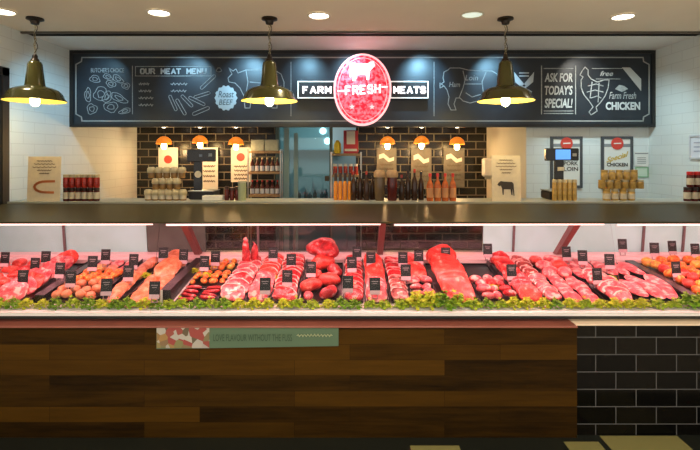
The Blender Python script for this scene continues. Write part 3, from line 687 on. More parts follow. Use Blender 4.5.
def put_piece(kind, m, v, w, x, d, z, rot, label, group, name=None, cat=None):
    me, parts = piece(kind, m, v, w)
    o = link(name or PNAME[kind], me, None, (x, d, z), rot)
    tag(o, label, cat or PCAT[kind], group)
    for nm, pm_ in parts: link(nm, pm_, o)
    return o
TRAYM = mat('tray_black', (0.012, 0.011, 0.012), 0.3)
TRAYS = []
SL = math.atan(0.145)
def tray(px0, px1, v0, v1, desc, where, m=TRAYM, h=0.016):
    x0 = (px0-350)*2.8/F; x1 = (px1-350)*2.8/F; d0 = 2.84 + v0*0.65; d1 = 2.84 + v1*0.65
    cx, cd = (x0+x1)/2, (d0+d1)/2; w = (x1-x0)/2 - 0.003; l = (d1-d0)/2/math.cos(SL) - 0.004
    mb = MB(); mb.box(-w, w, -l, l, 0, 0.004)
    for q in ((-w, -w+0.004, -l, l), (w-0.004, w, -l, l), (-w+0.004, w-0.004, -l, -l+0.004), (-w+0.004, w-0.004, l-0.004, l)): mb.box(q[0], q[1], q[2], q[3], 0.004, h)
    o = mb.build('meat_tray', m); o.location = (cx, cd, deckz(cd) + 0.001); o.rotation_euler = (SL, 0, 0)
    tag(o, ('black tray ' if m is TRAYM else 'white tray ') + where, 'tray', 'trays on the sloping display deck')
    TRAYS.append((x0, x1, d0, d1, desc)); return x0, x1, d0, d1
rs = random.Random(3)
ROWN = lambda i, n: 'only' if n == 1 else ('front' if i == 0 else ('back' if i == n-1 else ('middle' if n == 3 else ['', 'second', 'third', 'fourth', 'fifth', 'sixth', 'seventh', 'eighth', 'ninth', 'tenth'][i])))
def fill(tr, kind, m, w, rows, cols, label, group, lean=0.45, zj=0.004, zb=0.010, step=0.0, name=None, cat=None, mats=None):
    x0, x1, d0, d1 = tr
    for r_ in range(rows):
        for c_ in range(cols):
            x = x0 + (x1-x0)*(c_+0.5)/cols + rs.uniform(-.004, .004); d = d0 + (d1-d0)*(r_+0.5)/rows + rs.uniform(-.004, .004)
            z = deckz(d) + zb + rs.uniform(0, zj) + (w*0.43*math.sin(lean) if lean > 0.2 else (w*0.06 if kind in ('slab', 'roast') else 0))
            rot = (SL + lean + rs.uniform(-.08, .08), rs.uniform(-.08, .08), rs.uniform(-.2, .2)) if lean >= 0 else (SL + rs.uniform(-.15, .15), rs.uniform(-.15, .15), rs.uniform(0, 6.28))
            mm = mats[rs.randrange(len(mats))] if mats else m
            nn = cat or PCAT[kind]
            lb = '%s %s of the %s' % (ROWN(r_, rows), nn, group) if cols == 1 else '%s, %s row %s, %s' % (nn, ROWN(r_, rows), ('left' if c_ == 0 else 'right') if cols == 2 else (['left', 'centre', 'right'][c_] if cols == 3 else order(c_, cols)), group)
            if rows == 1: lb = '%s %s of the %s' % (['left', 'centre', 'right'][c_], nn, group)
            put_piece(kind, mm, rs.randrange(4), w, x, d, z, rot, lb, group, name, cat)
G = 'pieces of '
def col(px0, px1, v0, v1, kind, m, w, rows, cols, desc, lean=0.45, white=False, step=0, **k):
    where = 'holding the ' + desc
    tr = tray(px0, px1, v0, v1, desc, where, WHITEM if white else TRAYM)
    noun = PCAT[kind] if 'cat' not in k else k['cat']
    fill(tr, kind, m, w, rows, cols, '', desc, lean + (0.22 if kind == 'slice' else 0), **k)
    return tr
# left of the frame to the right of it
col(-112, -79, .35, 1, 'steak', M_RED, 0.15, 5, 1, 'dark red steaks at the left edge')
col(-76, -20, .10, .92, 'roast', M_CORAL, 0.10, 5, 3, 'glossy red beef in the white tray', -1, True, name='beef_piece', cat='beef piece', mats=[M_RED, M_CORAL])
col(-17, 26, .0, .95, 'slice', M_PINK, 0.16, 8, 1, 'thin pink slices by the white tray', mats=[M_PINK, M_CORAL])
col(43, 90, 0, .33, 'ball', M_PEACH, 0.062, 3, 4, 'peach chicken balls at front left', -1, zb=0.012, zj=0.022)
col(43, 90, .36, .64, 'ball', M_ORANGE, 0.058, 3, 4, 'orange balls behind the peach ones', -1, zb=0.012, zj=0.02)
col(43, 90, .67, .98, 'fillet', M_PINK, 0.11, 2, 3, 'pink chicken fillets at back left', 0.1, mats=[M_PINK, M_PEACH, M_YELL])
col(93, 121, .0, .97, 'fillet', M_PEACH, 0.115, 7, 1, 'narrow row of pale chicken fillets', 0.25)
col(123, 154, 0, .48, 'fillet', M_PEACH, 0.13, 4, 2, 'large chicken breasts near the divider', 0.2)
col(123, 154, .51, .97, 'slice', M_PEACH, 0.15, 6, 1, 'sliced chicken behind large breasts')
col(172, 215, 0, .28, 'sausage', M_RED, 0.10, 4, 2, 'dark red skewers at the front', 0, zb=0.012, zj=0.012, name='meat_skewer', cat='skewer')
col(172, 215, .33, .62, 'roast', M_ORANGE, 0.062, 3, 4, 'orange-red middle tray', -1, zb=0.012, zj=0.02, name='marinated_piece', cat='marinated piece')
col(174, 213, .69, .95, 'ball', M_YELL, 0.048, 3, 4, 'small yellow-orange balls in back tray', -1, zb=0.012, zj=0.016, mats=[M_YELL, M_ORANGE, M_YELL])
col(218, 243, 0, .95, 'chop', M_RED, 0.15, 7, 1, 'red bone-in steaks with pale fat', mats=[M_RED, M_PINK])
col(246, 268, 0, .42, 'slice', M_PINK, 0.13, 5, 1, 'pale pink slices at the front', mats=[M_PINK])
col(246, 268, .46, .97, 'steak', M_CORAL, 0.135, 5, 1, 'coral steaks behind the pale pink slices')
col(271, 295, 0, .97, 'steak', M_RED, 0.145, 10, 1, 'bright red steaks left of big roasts')
tr = tray(298, 342, 0, .97, 'big beef roasts', 'holding the big beef roasts')
for i, (vx, vv, w, z, m_, lab) in enumerate(((320, .90, .24, .085, M_RED, 'largest rolled red beef roast piled highest at the back'), (316, .80, .19, .02, M_CORAL, 'red beef roast lying beneath the largest one'), (331, .62, .15, .015, M_RED, 'red beef roast beside the black price tickets on the right'),
        (309, .55, .13, .012, M_CORAL, 'coral beef roast halfway down the roast tray, left'), (327, .36, .16, .012, M_CORAL, 'coral beef roast in the lower middle of the roast tray'), (309, .24, .14, .012, M_CORAL, 'coral beef roast near the front left of the roast tray'), (328, .10, .14, .010, M_RED, 'red beef roast at the very front of the roast tray'), (308, .05, .10, .010, M_PINK, 'small pink roast at the front corner of the roast tray'))):
    d = 2.84 + vv*.65
    put_piece('roast', m_, i % 4, w, (vx-350)*2.8/F, d, deckz(d) + z, (SL + 0.1, 0.1*(i % 3 - 1), i*0.7), lab, 'big beef roasts')
col(345, 364, 0, .97, 'steak', M_RED, 0.118, 10, 1, 'deep red steaks right of the roasts')
col(367, 389, 0, .30, 'slice', M_PINK, 0.13, 3, 1, 'pale slices left of the centre post')
col(367, 389, .34, .97, 'slice', M_CORAL, 0.13, 7, 1, 'coral slices left of the centre post')
col(392, 411, 0, .42, 'chop', M_DARK, 0.11, 4, 1, 'dark trimmed cuts by the centre post')
col(392, 411, .46, .97, 'steak', M_RED, 0.115, 5, 1, 'red steaks right of the centre post')
col(414, 438, 0, .45, 'roast', M_PINK, 0.085, 3, 2, 'pink fatty pieces behind large garnish', -1, name='pork_piece', cat='pork piece', zb=0.012, zj=0.012)
col(414, 438, .5, .97, 'slice', M_CORAL, 0.13, 5, 1, 'coral slices behind the pink fatty pieces')
col(441, 482, 0, .95, 'slice', M_CORAL, 0.21, 9, 1, 'broad coral steaks in wide tray', name='steak', cat='steak')
col(485, 519, 0, .46, 'roast', M_PINK, 0.085, 4, 3, 'pale fatty chunks by coral steaks', -1, name='pork_chunk', cat='pork chunk', mats=[M_PINK, M_PINK, M_RED], zb=0.012, zj=0.014)
tray(485, 519, .50, .95, 'empty black tray', 'standing empty behind the pale pink fatty chunks')
col(522, 545, 0, .97, 'slice', M_CORAL, 0.135, 11, 1, 'red minute steaks beside the empty tray', mats=[M_CORAL, M_RED], name='steak', cat='steak')
col(548, 566, 0, .45, 'steak', M_PINK, 0.11, 5, 1, 'small pink steaks in the narrow tray')
col(548, 566, .5, .97, 'chop', M_DARK, 0.11, 5, 1, 'brown cuts behind small pink steaks')
col(569, 606, 0, .45, 'fillet', M_PINK, 0.13, 3, 2, 'large pink pork pieces', 0.1, name='pork_piece', cat='pork piece')
col(569, 606, .48, .97, 'roast', M_PINK, 0.13, 3, 2, 'pink pork roasts behind the large pork pieces', -1, mats=[M_PINK, M_CORAL], name='pork_roast')
col(609, 640, 0, .48, 'chop', M_PINK, 0.165, 6, 1, 'pork chops near the right')
col(609, 640, .51, .97, 'slab', M_PINK, 0.12, 2, 2, 'pink belly strips behind the pork chops', 0.0, name='belly_strip', cat='belly strip', mats=[M_PINK, M_CORAL])
col(643, 690, 0, .48, 'slab', M_PINK, 0.145, 1, 3, 'long pink and white rib slabs', 0.0, zb=0.012)
col(643, 690, .52, .97, 'slab', M_CORAL, 0.13, 1, 3, 'coral rib slabs behind the pink ones', 0.0, zb=0.012, mats=[M_CORAL, M_PINK])
col(706, 752, .08, .95, 'ball', M_ORANGE, 0.075, 7, 3, 'orange pieces at the far right', -1, zb=0.012, zj=0.02, mats=[M_ORANGE, M_YELL, M_CORAL], name='marinated_piece', cat='marinated piece')
col(756, 800, .3, .97, 'ball', M_YELL, 0.075, 5, 3, 'yellow pieces at the right edge', -1, zb=0.012, zj=0.02, mats=[M_ORANGE, M_YELL], name='marinated_piece', cat='marinated piece')

# rib racks standing upright at the back of the bone-in steaks
for i, (px, dd, h, lab) in enumerate(((225.5, 3.36, .20, 'tall upright red rib rack with a bone knob on top, left one'), (235, 3.38, .17, 'shorter upright red rib rack beside the knobbed one'))):
    x = (px-350)*2.8/F
    mb = MB()
    a, b_ = lump(0.028, 0.020, h/2, i + 2, 0.14, 12, 12, 22, 0)
    o = mb.add(a, b_).build('rib_rack', M_RED, None, True); o.location = (x, dd, deckz(dd) + 0.012)
    tag(o, lab, 'rib rack')
    MB().tube([(0, -0.002, h*0.85), (0.004, -0.008, h*1.0), (-0.012, -0.004, h*1.10)], [0.008, 0.012, 0.016] if i == 0 else [0.006, 0.005, 0.004], 8).build('bone', M_PINK, o, True)

# tall black dividers between trays
for px0, px1, h, v0, v1, lab in ((30, 40, .055, 0, 1, 'thick black divider left of the peach chicken balls'), (158, 168, .085, 0, 1, 'tall black divider left of the marinated skewers'), (693, 703, .05, 0, 1, 'long black divider right of the pink and white rib slabs')):
    x0 = (px0-350)*2.8/F; x1 = (px1-350)*2.8/F; d0 = 2.84 + v0*.65; d1 = 2.84+v1*.65
    o = side_strip(MB(), [(d0, deckz(d0)+.001), (d1, deckz(d1)+.001), (d1, deckz(d1) + h*.5), (d0+.10, deckz(d0+.1) + h), (d0, deckz(d0)+h)], x0, x1).build('tray_divider', TRAYM)
    tag(o, lab, 'divider')
    if px0 == 158: side_strip(MB(), [(d0-.006, deckz(d0)+.001), (d0-.0005, deckz(d0)+.001), (d0-.0005, deckz(d0)+h), (d0-.006, deckz(d0)+h)], x0, x0+.012).build('edge_strip', WHITEM, o)['label'] = 'white front edge strip'
for px in (91.5, 122, 216.5, 244.5, 269.5, 296.5, 343.5, 365.5, 390.5, 412.5, 439.5, 483.5, 520.5, 546.5, 567.5, 607.5, 641.5, -18.5, 28):
    x = (px-350)*2.8/F
    side = [t for t in TRAYS if abs(t[0] - x) < .03]
    o = side_strip(MB(), [(2.84, deckz(2.84)+.001), (3.49, deckz(3.49)+.001), (3.49, deckz(3.49)+.036), (2.84, deckz(2.84)+.034)], x - .002, x + .002).build('tray_divider', TRAYM)
    tag(o, 'thin black divider left of the ' + (side[0][4] if side else 'thick black divider'), 'divider', 'thin black dividers between trays')

# price tickets
def make_ticket():
    t = thing('price_ticket', (0, 0, -5), 'black price ticket', 'price ticket')
    MB().bbox(-.033, .033, -.002, .002, .028, .112, .002).build('card', BLACK, t)
    MB().box(-.020, .020, -.0035, -.0022, .086, .091).box(-.014, .014, -.0035, -.0022, .074, .078).build('print', mat('ticket_print', (.30, .24, .25), .7), t)
    MB().box(-.031, .031, -.004, -.0022, .012, .036).build('price_strip', mat('ticket_strip', (.62, .42, .46), .6), t)
    MB().box(-.020, -.015, .0022, .006, -.012, .05).box(.015, .020, .0022, .006, -.012, .05).box(-.02, .02, .0022, .012, -.012, -.008).build('stand', mat('stand_clear', (.35, .22, .22), .3), t)
    return t
proto = None
tk = [(4,262),(22,281),(34,268),(45,261),(59,273),(70,282),(92,266),(105,259),(106,290),(128,276),(133,264),(163,257),(154,293),(183,259),(204,266),(215,261),(273,257),(291,264),(287,281),(265,289),(311,272),(357,256),(352,267),(348,287),(371,262),(375,289),(403,262),(406,275),(419,260),(446,257),(488,253),(512,275),(567,256),(583,260),(598,279),(610,264),(623,248),(655,252),(673,250),(677,272),(696,253)]
placed = {}
for i, (px, py) in enumerate(tk):
    d = 1.212/(.145 + (py-155)/F); x = (px-350)*d/F
    best = min(TRAYS, key=lambda t: max(t[0]-x, 0, x-t[1])*2 + max(t[2]-d, 0, d-t[3]))
    placed.setdefault(best[4], []).append((d, x))
first = True
for desc, lst in placed.items():
    lst.sort(); n = len(lst)
    for i, (d, x) in enumerate(lst):
        q = '' if n == 1 else (', nearest one' if i == 0 else (', farthest one' if i == n-1 else (', middle one' if n == 3 else ', %s back' % ['', 'second', 'third', 'fourth', 'fifth'][i])))
        lab = 'black price ticket by the ' + desc + q
        rot = (-0.12, 0, rs.uniform(-.12, .12)); loc = (x, d, deckz(d) + .055)
        if first:
            proto = make_ticket(); proto.location = loc; proto.rotation_euler = rot; proto['label'] = lab; proto['group'] = 'black price tickets among the meat'; first = False
        else: dup(proto, loc, rot, lab)

# green garnish clumps along the front
def leafy(seed, n=110, R=.043, Hh=.064):
    r_ = random.Random(seed); mb = MB()
    for k in range(n):
        a = r_.uniform(0, 2*PI); q = r_.uniform(.0, 1)**.5; x, y = q*R*math.cos(a), q*R*.75*math.sin(a); z = Hh*(1-q*q*.75)*r_.uniform(.35, 1)
        sz = r_.uniform(.008, .016); M = Matrix.Translation((x, y, z)) @ Matrix.Rotation(r_.uniform(0, 6.28), 4, 'Z') @ Matrix.Rotation(r_.uniform(-1.2, .6), 4, 'X')
        vs = [(-.15*sz, 0, 0), (.15*sz, 0, 0), (.9*sz, .8*sz, .35*sz), (.4*sz, 1.1*sz, -.1*sz), (0, 1.5*sz, .4*sz), (-.45*sz, 1.1*sz, -.1*sz), (-.85*sz, .75*sz, .3*sz), (0, .8*sz, .1*sz)]
        mb.add(vs, [(0,1,7), (1,2,7), (2,3,7), (3,4,7), (4,5,7), (5,6,7), (6,0,7)], M)
    return mb
GREENS = [mat('leaf_green', (.20, .40, .008), .6, var=.3), mat('leaf_yellow_green', (.50, .57, .01), .6, var=.2), mat('leaf_olive', (.34, .50, .01), .6, var=.3)]
LM = []
for s_ in range(6):
    mb = leafy(s_); mb.mats = [GREENS[s_ % 3]]; mb.m = [0]*len(mb.f); LM.append(mb.mesh('garnish'))
gar = []
px = -14
while px < 715:
    gar.append(px); px += rs.uniform(12, 17)
bytray = {}
for px in gar:
    x = (px-350)*2.785/F
    t = min([t for t in TRAYS if t[2] < 2.95], key=lambda t: max(t[0]-x, 0, x-t[1]))
    bytray.setdefault(t[4], []).append((px, x))
cn = {0: 'green', 1: 'yellow-green', 2: 'olive green'}
for desc, lst in bytray.items():
    for i, (px, x) in enumerate(lst):
        k = rs.randrange(6)
        big = 1.55 if 415 < px < 462 else rs.uniform(.85, 1.1)
        if 682 < px: big = 1.4
        o = link('leafy_garnish', LM[k], None, (x, 2.790 + (0.012 if big > 1.3 else 0), .693), (0, 0, rs.uniform(-.3, .3))); o.scale = (big, .8*big, big)
        n = len(lst)
        tag(o, '%s garnish%s before the %s' % (cn[k % 3], '' if n == 1 else ', ' + order(i, n) + ',', desc), 'garnish', 'leafy garnish along the front sill')
for px, v, lab in ((432, .40, 'yellow-green leafy clump between the coral slices and pink pieces'), (266, .43, 'leafy clump dividing pink slices from coral steaks'), (188, .50, 'leafy sprig at the edge of the orange-red marinated pieces'), (350, .24, 'leafy sprig by the deep red steaks'), (502, .2, 'leafy sprig on the pale pink fatty chunks'), (540, .48, 'leafy sprig lying on the red minute steaks'),
                   (640, .42, 'leafy sprig between pork chops and rib slabs'), (120, .5, 'leafy sprig by the sliced chicken'), (170, .62, 'leafy sprig behind the tall black divider'), (52, .62, 'yellow leafy sprig among orange marinated balls')):
    d = 2.84 + v*.65
    o = link('leafy_garnish', LM[1 if px % 2 else 4], None, ((px-350)*2.8/F, d, deckz(d) + .030), (0, 0, 0)); o.scale = (.75, .75, .6); tag(o, lab, 'garnish', 'leafy sprigs among the meat')

# ------------------------------------------------------------------ things on the case top
ZL = 1.2095     # rear ledge top
def sign_card(px0, px1, py0, d, label, art):
    x0, _, z1 = P(px0, py0, d); x1, _, _ = P(px1, py0, d); cx = (x0+x1)/2
    t = thing('counter_sign', (cx, d, ZL), label, 'sign'); w = (x1-x0)/2; h = z1 - ZL
    M = Matrix.Rotation(-0.05, 4, 'X')
    MB().box(-w, w, -.002, .002, 0, h, M).build('card', KRAFT, t)
    MB().box(-w*.8, w*.8, .004, .05, 0, .004).box(-w*.3, w*.3, .004, .008, 0, h*.6, M).build('easel_back', KRAFT, t)
    l = MB()
    for k, (zz, ww) in enumerate(((.90, .45), (.83, .62), (.76, .70), (.69, .42), (.62, .30))):
        l.ribbon([(-w*ww + 2*w*ww*q/16, h*zz + .004*math.sin(q*2.3 + k)) for q in range(17)], .005, -.0045, -.0022)
    l.v = [tuple(M @ Vector(v)) for v in l.v]; l.build('script_lines', mat('card_ink', (.18, .12, .07), .8), t)
    art(t, w, h, M)
    return t
def saus(t, w, h, M):
    mb = MB(); cx, cz = .1*w, .32*h
    o = []
    for k in range(11): a = .5*PI + PI*k/10; o.append((cx - .0 + .60*w*math.cos(a)*1.1, cz + .22*h*.55*math.sin(a)))
    mb2 = [(p[0], p[1]) for p in o]
    mb2 = [(w*.62, cz + .125*h)] + mb2 + [(w*.58, cz - .125*h)]
    mb.ribbon(mb2, .020, -.0045, -.0022); mb.v = [tuple(M @ Vector(v)) for v in mb.v]
    mb.build('sausage_picture', mat('saus_pic', (.55, .16, .05), .6), t)
def cowart(t, w, h, M):
    pts = [(-.55,.40),(-.62,.36),(-.5,.33),(-.38,.34),(-.3,.28),(-.26,.14),(-.2,.14),(-.18,.26),(.28,.26),(.34,.14),(.40,.14),(.42,.28),(.50,.12),(.54,.12),(.50,.38),(.40,.42),(-.2,.43),(-.38,.44)]
    mb = MB().prism([(x*w, z*h) for x, z in pts][::-1], -.0045, -.0022); mb.v = [tuple(M @ Vector(v)) for v in mb.v]
    mb.build('cow_picture', INK, t)
sign_card(27, 60, 156.5, 3.97, 'beige card sign with a curled sausage picture standing by the left wall', saus)
sign_card(492, 521, 155.5, 3.97, 'beige card sign with a dark cow standing before the cream wall', cowart)

def jar_proto(kind):
    t = thing(kind[0], (0, 0, -6), 'x', kind[1])
    return t
def bottle(name, prof, m, capprof, mc, labz, lr, ml, x, d, z, label, cat, group, s=1.0):
    key = ('b', name, m.name, mc.name, ml.name if ml else '', tuple(prof))
    if key not in CACHE:
        c_ = (MB().lathe(prof, 14).mesh(name, True), MB().lathe(capprof, 14).mesh('lid', True), MB().lathe([(lr, labz[0]), (lr, labz[1])], 14, cap=False).mesh('paper_label', True) if ml else None)
        for me, mm in zip(c_, (m, mc, ml)):
            if me: me.materials.append(mm)
        CACHE[key] = c_
    a, b_, c_ = CACHE[key]
    o = link(name, a, None, (x, d, z)); tag(o, label, cat, group); o.scale = (s, s, s)
    link('lid', b_, o)
    if c_: link('paper_label', c_, o)
    return o
JARG = mat('jar_amber', (.30, .17, .06), .2, var=.3); JARD = mat('jar_dark_red', (.09, .012, .01), .15); JARR = mat('jar_red', (.35, .03, .02), .2, var=.4, vscale=60)
LIDC = mat('lid_cream', (.52, .44, .27), .6, var=.2); LIDD = mat('lid_dark', (.035, .015, .012), .35); LABC = mat('label_cream', (.62, .55, .42), .6, var=.15); LABW = mat('label_white', (.80, .80, .80), .6)
GOLD = mat('honey_gold', (.50, .32, .09), .25, var=.3); REDC = mat('cap_red', (.60, .015, .015), .35); ORS = mat('sauce_orange', (.52, .12, .03), .2, var=.3); BRN = mat('bottle_brown', (.045, .018, .008), .12, var=.3)
JU = mat('juice_orange', (.75, .26, .02), .25); CAPW = mat('cap_white', (.75, .75, .72), .4); YEL = mat('pack_yellow', (.72, .55, .04), .4); WOODL = mat('shelf_wood', (.38, .25, .14), .6, var=.2)
LABB = mat('label_bluewhite', (.60, .66, .78), .6)
def jar(r, h): return [(r*.9, 0), (r, h*.06), (r, h*.72), (r*.82, h*.80)], [(r*.92, h*.78), (r*.96, h*.82), (r*.96, h*.98), (r*.85, h)]
def bot(r, h): return [(r*.9, 0), (r, h*.04), (r, h*.55), (r*.75, h*.66), (r*.36, h*.76), (r*.34, h*.90)], [(r*.42, h*.88), (r*.42, h*.985), (r*.36, h)]
# left sauce jars, two tiers
PXM = 3.98/F
for tier in range(2):
    for i in range(6):
        x = (65.5 + i*6.1 - 350)*PXM; p_, c_ = jar(.0245, .112)
        bottle('sauce_jar', p_, JARD if tier == 0 else JARR, c_, LIDD if tier == 0 else LIDC, (.02, .075), .0252, LABC if tier == 0 else None, x, 3.99, ZL + tier*.1135,
               '%s jar, %s row beside the sausage sign, %s' % ('cream-labelled dark' if tier == 0 else 'red sauce', 'bottom' if tier == 0 else 'top', order(i, 6)), 'jar', 'sauce jars stacked beside the sausage sign')
# right rack of bottles
for tier in range(2):
    for i in range(4):
        x = (688 + i*7.2 + tier*3 - 350)*PXM; p_, c_ = jar(.028, .118 if tier == 0 else .13)
        bottle('sauce_jar', p_, JARD, c_, LIDD if tier == 0 else REDC, (.02, .075), .0288, LABC if tier == 0 else LABC, x, 3.99, ZL + tier*.1195,
               'dark sauce jar%s row at right edge below certificate, %s' % (', bottom' if tier == 0 else ' with red lid, top', order(i, 4)), 'jar', 'sauce jars stacked at the right edge')
# cream-lidded jar pile
for tier, (n, a, bz) in enumerate(((6, 148.5, 0), (4, 156, .096), (5, 149.5, .192))):
    for i in range(n):
        x = (a + i*(6.9 if tier != 1 else 7.0) - 350)*4.05/F; p_, c_ = jar(.0285, .095)
        c_ = [(.030, .045), (.036, .055), (.034, .082), (.022, .095)]
        if tier == 2: x = (151.5 + i*7.6 - 350)*4.05/F
        bottle('preserve_jar', p_, JARG, c_, LIDC, (.012, .05), .0292, LABC if tier == 0 else None, x, 4.05, ZL + bz,
               'cream-capped preserve jar in %s row of left pile, %s' % (('bottom', 'middle', 'top')[tier], order(i, n)), 'jar', 'cream-capped preserve jars piled left of the scale')
# round tins pile on the right
for tier, (n, a, st, r, h) in enumerate(((4, 606.5, 8.2, .030, .10), (6, 602, 7.6, .030, .075), (5, 604.5, 7.4, .028, .085))):
    z = ZL + (0, .101, .177)[tier]
    for i in range(n):
        x = (a + i*st - 350)*4.05/F; p_, c_ = jar(r, h)
        bottle('honey_jar', p_, GOLD, c_, LIDC if i % 2 else GOLD, (h*.15, h*.6), r*1.03, LABC if tier == 0 else None, x, 4.05, z,
               'golden honey jar, %s row before the chicken poster, %s' % (('bottom', 'middle', 'top')[tier], order(i, n)), 'jar', 'golden jars piled before the chicken poster')
# golden tubes by the right scale
for i in range(5):
    x = (555.5 + i*5 - 350)*4.02/F
    p_, c_ = [(.017, 0), (.019, .01), (.019, .15), (.017, .155)], [(.0185, .155), (.0195, .16), (.0195, .176), (.017, .18)]
    bottle('pasta_tube', p_, GOLD, c_, LIDC, (.06, .11), .0196, None, x, 4.04, ZL, 'golden tube jar below the blue-screen scale, ' + order(i, 5), 'jar', 'golden tube jars below the scale display')
# scales with customer displays
def scale(px, pyc, wpx, hpx, d, label, blue, pole):
    x, _, z = P(px, pyc, d)
    t = thing('shop_scale', (x, d, ZL), label, 'scale'); w = wpx*d/F/2; h = hpx*d/F/2; zc = z - ZL
    MB().bbox(-.11, .11, -.02, .18, 0, .07, .01).build('scale_body', BLACK, t)
    MB().bbox(-.115, .115, -.02, .18, .071, .080, .003).build('weighing_plate', STEEL, t)
    MB().bbox(pole[0], pole[1], .0, .03, .081, zc - h*.6, .003).build('pole', BLACKG, t)
    MB().bbox(-w, w, -.02, .02, zc - h, zc + h, .006).build('display', BLACKG, t)
    if blue:
        MB().box(-w*.42, w*.48, -.023, -.0205, zc - h*.78, zc + h*.78).build('screen', mat('screen_blue', (.1, .3, .8), .3, emit=(.10, .35, 1.0), es=.9), t)
        MB().box(w*.60, w*.85, -.023, -.0205, zc - h*.3, zc + h*.2).build('badge', mat('badge_grey', (.3, .3, .3), .5), t)
        MB().box(-w*.25, w*.15, -.005, -.001, zc - h*2.6, zc - h*2.0).build('sticker', LABC, t)
    else:
        MB().box(-w*.1, w*.1, -.023, -.0205, zc - h*.2, zc + h*.2).box(w*.55, w*.8, -.023, -.0205, zc - h*.15, zc + h*.35).build('screen_digits', mat('digit_blue', (.1, .13, .18), .3), t)
        MB().lathe([(.030, 0), (.030, .003)], 16, Matrix.Translation((-.03, -.001, zc - .165)) @ Matrix.Rotation(PI/2, 4, 'X')).build('sticker', LABC, t)
    return t
scale(201.5, 155.5, 28, 12.5, 4.12, 'black shop scale with dark display and round sticker on its pole', False, (-.07, .0))
scale(561.5, 154.5, 33, 12.5, 4.12, 'black shop scale with a lit blue screen before the framed poster', True, (-.055, .02))
# low white box and small items
x, _, _ = P(213, 0, 4.05)
o = MB().bbox(-.085, .085, -.03, .05, 0, .042, .004).build('paper_stack', PAPER); o.location = (x, 4.05, ZL); tag(o, 'low stack of white paper below the hanging price poster', 'paper')
for i in range(3):
    x = (226.5 + i*5.2 - 350)*4.05/F; p_, c_ = jar(.020, .12 - .01*(i == 1))
    bottle('sauce_jar', p_, JARD, c_, LIDD, (.02, .07), .0208, None, x, 4.06, ZL, 'small dark red jar left of the pale green canister, ' + order(i, 3), 'jar', 'small dark red jars beside the canister')
x, _, _ = P(242, 0, 4.05); p_, c_ = [(.034, 0), (.036, .01), (.036, .145), (.030, .15)], [(.037, .148), (.038, .152), (.038, .162), (.03, .166)]
bottle('canister', p_, mat('canister_green', (.33, .38, .25), .4), c_, mat('canister_lid', (.45, .46, .36), .4), (.04, .1), .037, None, x, 4.06, ZL, 'pale green tall canister standing left of the rack of bottles', 'canister', None)
# juice bottles
for i in range(4):
    x = (335.6 + i*4.7 - 350)*4.05/F; p_, c_ = bot(.0185, .235)
    p_ = [(.0175, 0), (.0185, .01), (.0185, .135), (.0165, .15), (.0105, .17), (.0095, .20)]; c_ = [(.013, .165), (.013, .232), (.0115, .236)]
    bottle('juice_bottle', p_, JU, c_, LIDD, (.03, .10), .0190, None, x, 4.08, ZL, 'orange juice-coloured bottle with a dark neck, ' + order(i, 4) + ' of four', 'bottle', 'orange bottles right of the cold room door')
# brown bottles, two depths
k = 0
for i, (px, dd, h) in enumerate(((353.5, 4.06, .25), (360, 4.10, .26), (366.5, 4.06, .25), (372.5, 4.12, .22), (401.5, 4.08, .22), (408, 4.10, .26), (414.5, 4.06, .27), (421, 4.1, .25))):
    x = (px - 350)*dd/F; p_, c_ = bot(.026, h)
    bottle('sauce_bottle', p_, BRN, c_, BLACKG if i % 2 else JARR, (.03, h*.45), .0266, LABD if False else None, x, dd, ZL, 'dark brown sauce bottle, %s of four, %s of the tan-lidded jars' % (order(i % 4, 4), 'left' if i < 4 else 'right'), 'bottle', 'dark brown bottles at the centre')
for i, px in enumerate((379.5, 392)):
    x = (px - 350)*4.04/F
    p_, c_ = [(.036, 0), (.042, .02), (.046, .13), (.044, .20)], [(.048, .20), (.052, .215), (.050, .24), (.036, .262)]
    bottle('lidded_jar', p_, JARD if i else mat('jar_smoke', (.14, .09, .05), .2), c_, mat('lid_tan', (.48, .30, .16), .6, var=.2), (.03, .1), .04, None, x, 4.03, ZL, 'wide glass jar with a rounded tan lid, the %s of two' % ('right' if i else 'left'), 'jar', 'tan-lidded jars at the centre')
for i in range(4):
    x = (430 + i*7.6 - 350)*4.0/F; p_, c_ = bot(.0295, .235)
    bottle('hot_sauce_bottle', p_, ORS, c_, REDC, (.03, .11), .0302, mat('label_orange', (.62, .28, .12), .5), x, 4.0, ZL, 'orange-red hot sauce bottle with a red cap, %s of four' % order(i, 4), 'bottle', 'hot sauce bottles with red caps')

